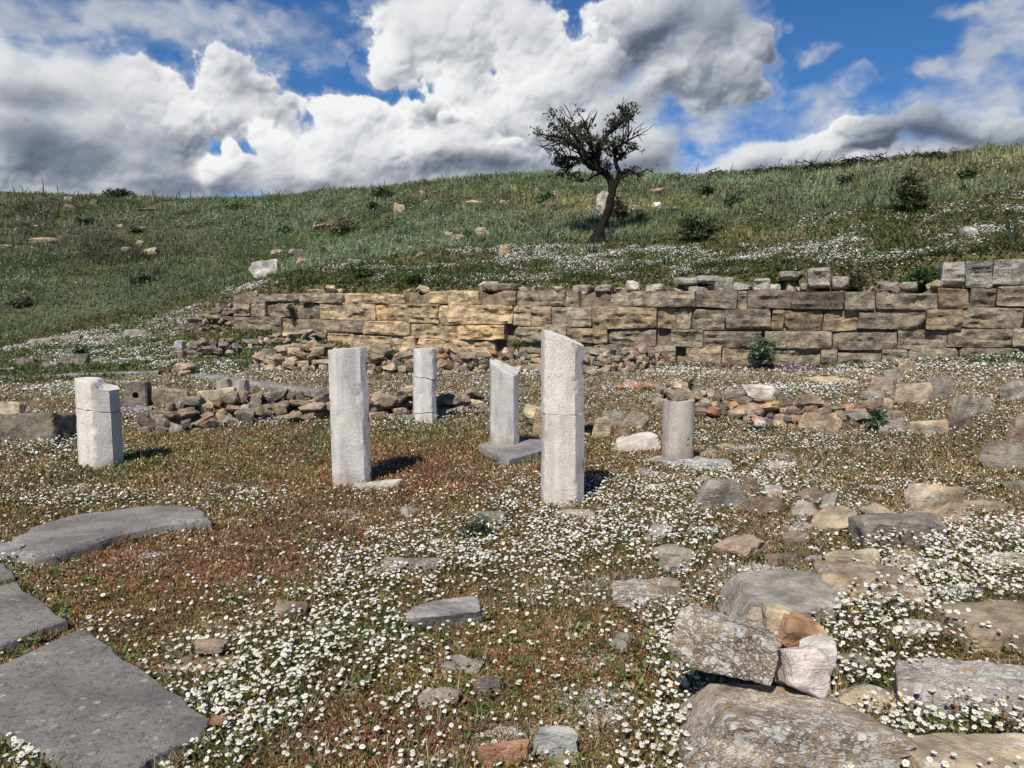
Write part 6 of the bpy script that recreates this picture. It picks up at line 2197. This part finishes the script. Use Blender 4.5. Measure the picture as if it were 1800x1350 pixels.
SHADE = [(120, 275, 170, 55, .9), (270, 260, 120, 45, .7), (250, 325, 260, 26, .55), (60, 300, 110, 30, .6), (150, 95, 36, 16, .5), (230, 120, 50, 16, .45), (470, 155, 55, 28, .45), (350, 165, 50, 22, .3), (740, 215, 34, 34, .6), (760, 300, 120, 28, .45), (900, 300, 110, 26, .45), (540, 320, 110, 24, .45),
         (850, 140, 90, 34, .35), (990, 240, 90, 40, .35), (1120, 100, 90, 42, .5), (1230, 150, 110, 36, .4), (950, 60, 60, 30, .25), (1580, 225, 130, 34, 1.0), (1740, 220, 130, 34, .7), (1520, 250, 60, 20, .6), (1100, 290, 90, 26, .4), (100, 180, 110, 32, .3), (1440, 200, 60, 20, .3), (1830, 130, 60, 60, .4), (200, 30, 330, 40, .45), (840, 230, 70, 22, .3), (1060, 200, 50, 50, .25), (-100, 300, 200, 80, .7), (330, 245, 60, 30, .35)]


AZ0, AZ1, EL0, EL1 = -46.0, 46.0, -3.0, 41.0


def worley(x, y, seed):
    ix, iy = np.floor(x), np.floor(y)
    best = np.full(x.shape, 9.0)
    zero = np.zeros(x.shape, np.int64)
    for dx in (-1, 0, 1):
        for dy in (-1, 0, 1):
            cx, cy = (ix + dx).astype(np.int64) & 0xffffffff, (iy + dy).astype(np.int64) & 0xffffffff
            px = ix + dx + .5 + .48 * _hash(cx, cy, zero, seed)
            py = iy + dy + .5 + .48 * _hash(cx, cy, zero + 5, seed + 3)
            best = np.minimum(best, (px - x) ** 2 + (py - y) ** 2)
    return np.sqrt(best)


def box_blur(a, k):
    for ax in (0, 1):
        for _ in range(2):
            p = np.pad(a, [(k, k) if i == ax else (0, 0) for i in (0, 1)], mode='edge')
            c = np.cumsum(p, axis=ax)
            z = np.zeros_like(np.take(c, [0], axis=ax))
            c = np.concatenate([z, c], axis=ax)
            n = a.shape[ax]
            hi = np.take(c, range(2 * k + 1, 2 * k + 1 + n), axis=ax)
            lo_ = np.take(c, range(0, n), axis=ax)
            a = (hi - lo_) / (2 * k + 1)
    return a


def cloud_field():
    """cumulus banks over the front part of the sky, as a function of compass bearing and height:
    returns how much they hide the blue and how brightly the sun lights them"""
    nx, ny = 1500, 720
    A, E = np.meshgrid(np.linspace(AZ0, AZ1, nx), np.linspace(EL0, EL1, ny))

    def nz(sc_, oc, sd, g=.5, sy=1.0):
        return fbm(np.stack([A * sc_, E * sc_ * sy, np.full(A.shape, .37 + sd)], -1), oc, sd, g)
    wx, wy = nz(.16, 4, 1), nz(.16, 4, 2)
    A2, E2 = A + 3.2 * wx, E + 2.2 * wy
    fine1, fine2 = nz(.9, 3, 3), nz(.9, 3, 4)
    A3, E3 = A + .9 * fine1, E + .7 * fine2
    def ell(lst, X, Y, sharp=10.0):
        out = None
        for q in lst:
            u, v, ru, rv = q[:4]
            a, e = azel(u, v)
            a2, _ = azel(u + ru, v)
            _, e2 = azel(u, v - rv)
            d = (1 - np.sqrt(((X - a) / max(abs(a2 - a), .3)) ** 2 + ((Y - e) / max(abs(e2 - e), .3)) ** 2)) * (q[4] if len(q) > 4 else 1.0)
            out = d if out is None else np.logaddexp(out * sharp, d * sharp) / sharp
        return out
    st = (AZ1 - AZ0) / nx

    def shade_of(h, k):
        gy, gx = np.gradient(h, st)
        nx_, ny_, nz_ = -gx * k, -gy * k, 1.0
        L = np.array([-.40, .68, .61])
        return (nx_ * L[0] + ny_ * L[1] + nz_ * L[2]) / np.sqrt(nx_ ** 2 + ny_ ** 2 + 1)
    sh = np.zeros(A.shape)
    for (u, v, ru, rv, w) in SHADE:
        a, e = azel(u, v)
        a2, _ = azel(u + ru, v)
        _, e2 = azel(u, v - rv)
        q = np.sqrt(((A2 * .6 + A3 * .4 - a) / max(abs(a2 - a), .3)) ** 2 + ((E2 * .6 + E3 * .4 - e) / max(abs(e2 - e), .3)) ** 2)
        sh = np.maximum(sh, w * sstep(1.35, .15, q))
    hf = nz(2.6, 4, 21, .6)
    rag = nz(.35, 6, 8, .58)
    bil = (.55 - worley(A3 * .33, E3 * .40, 1)) * .8 + (.5 - worley(A3 * .75 + 7, E3 * .85, 2)) * .45 + (.5 - worley(A3 * 1.7, E3 * 1.9 + 3, 3)) * .24 + (.5 - worley(A3 * 3.6, E3 * 3.9, 4)) * .12
    bsm = box_blur(bil, 2)
    st_n = nz(.22, 6, 12, .58, 2.2)
    # thin veils and scraps behind the heaps
    th = np.clip(ell(VEILS, A + 4.5 * wx + 1.2 * fine1, E + 2.6 * wy + .9 * fine2, 6) + .62 * st_n + .30 * rag, -1, 1)
    out_a = sstep(-.22, .8, th) * .78
    out_b = np.clip(.60 + .22 * st_n + .16 * rag, 0, 1)
    detail = sstep(-.25, .35, nz(.13, 3, 31))
    for i, (tone_, crisp, lst) in enumerate(BANKS):
        D = ell(lst, A2, E2, 14) - .07 + .42 * bil + .46 * rag + .10 * hf
        w_ = .20 / crisp + .22 * (1 - detail)
        al = sstep(-.02, w_, D)
        hgt = np.sqrt(np.clip(D + .03, 0, 1.0)) * 2.2 + .9 * bsm
        lit = .38 * shade_of(box_blur(hgt, 1), .5) * (.25 + .75 * detail) + .62 * shade_of(box_blur(hgt, 14), .95)
        rim = np.exp(-np.clip(D, 0, 3) / .16)
        b_ = tone_ - .04 + .80 * (lit - .42) + .20 * rim * sstep(.2, .6, lit) - .14 * sstep(.1, .6, D) + .22 * rag + .20 * nz(.11, 3, 51)
        b_ = b_ - .50 * sh * (1 - .5 * rim) * (tone_ > .4)
        al = al + (box_blur(al, 6) - al) * (1 - detail) * .8
        al = np.maximum(al, .26 * sstep(-.26, .06, D + .30 * st_n + .12 * rag))
        al = al * .985
        out_b = b_ * al + out_b * (1 - al)
        out_a = 1 - (1 - out_a) * (1 - al)
    return np.clip(out_a, 0, 1), np.clip(out_b, 0, 1), nx, ny


ca_, cb_, nx_, ny_ = cloud_field()
im = bpy.data.images.new('cloud_banks', nx_, ny_, float_buffer=True, is_data=True)
pixels = np.ones((ny_, nx_, 4), np.float32)
pixels[..., 0] = cb_
pixels[..., 1] = ca_
pixels[..., 2] = 0
im.pixels.foreach_set(pixels.ravel())
im.update()
im.pack()
uvx = t.math('DIVIDE', t.math('SUBTRACT', az, AZ0), AZ1 - AZ0)
uvy = t.math('DIVIDE', t.math('SUBTRACT', el, EL0), EL1 - EL0)
tex = t.n('ShaderNodeTexImage', image=im, interpolation='Linear', extension='EXTEND', ins={0: t.n('ShaderNodeCombineXYZ', ins={0: uvx, 1: uvy}).outputs[0]})
sp = t.n('ShaderNodeSeparateColor', ins={0: tex.outputs[0]})
# the unseen rest of the sky: clouds kept sparse to darken the ambient light
oth = t.noise(dirv, 3.2, 5, .6)
inside = t.math('MULTIPLY', t.math('MULTIPLY', t.ramp(az, -46, -41), t.ramp(az, 46, 41)), t.ramp(el, 41, 36))
alpha = t.math('ADD', t.math('MULTIPLY', inside, sp.outputs[1]), t.math('MULTIPLY', t.math('SUBTRACT', 1.0, inside), t.math('MULTIPLY', t.ramp(oth, .58, .68), .8)))
br = t.math('ADD', t.math('MULTIPLY', inside, sp.outputs[0]), t.math('MULTIPLY', t.math('SUBTRACT', 1.0, inside), t.ramp(oth, .75, .5, .35, .8)))
ccol = t.n('ShaderNodeValToRGB', ins={0: br})
cr = ccol.color_ramp
cr.elements[0].position = 0.0
cr.elements[0].color = (.115, .14, .195, 1)
cr.elements[1].position = 1.0
cr.elements[1].color = (1.0, 1.0, 1.0, 1)
for (p, c) in ((.25, (.25, .285, .35, 1)), (.5, (.50, .525, .57, 1)), (.75, (.80, .81, .83, 1))):
    e = cr.elements.new(p)
    e.color = c
bg1 = t.n('ShaderNodeBackground', ins={'Color': t.mix(1.0, sky.outputs[0], (.44, .83, 1.16, 1), 'MULTIPLY'), 'Strength': 0.078})
bg2 = t.n('ShaderNodeBackground', ins={'Color': ccol.outputs[0], 'Strength': 0.80})
mxs = t.n('ShaderNodeMixShader', ins={0: alpha})
t.t.links.new(bg1.outputs[0], mxs.inputs[1])
t.t.links.new(bg2.outputs[0], mxs.inputs[2])
wo = t.n('ShaderNodeOutputWorld')
t.t.links.new(mxs.outputs[0], wo.inputs[0])
world.cycles.sampling_method = 'MANUAL'
world.cycles.sample_map_resolution = 512

# ------------------------------------------------------------------ camera and output
cam = bpy.data.cameras.new('camera')
cam.sensor_fit = 'HORIZONTAL'
cam.sensor_width = 36
cam.lens = 36 * F / 1800
cam.clip_end = 5000
cam.clip_start = 0.05
co = bpy.data.objects.new('camera', cam)
co.location = (0, 0, CAMZ)
co.rotation_euler = (R(90) - PITCH, 0, 0)
col.objects.link(co)
sc.camera = co

sc.view_settings.view_transform = 'Standard'
sc.view_settings.look = 'None'
sc.view_settings.gamma = 1
sc.view_settings.exposure = 0.2
sc.cycles.max_bounces = 6
sc.cycles.diffuse_bounces = 3
sc.cycles.use_denoising = True
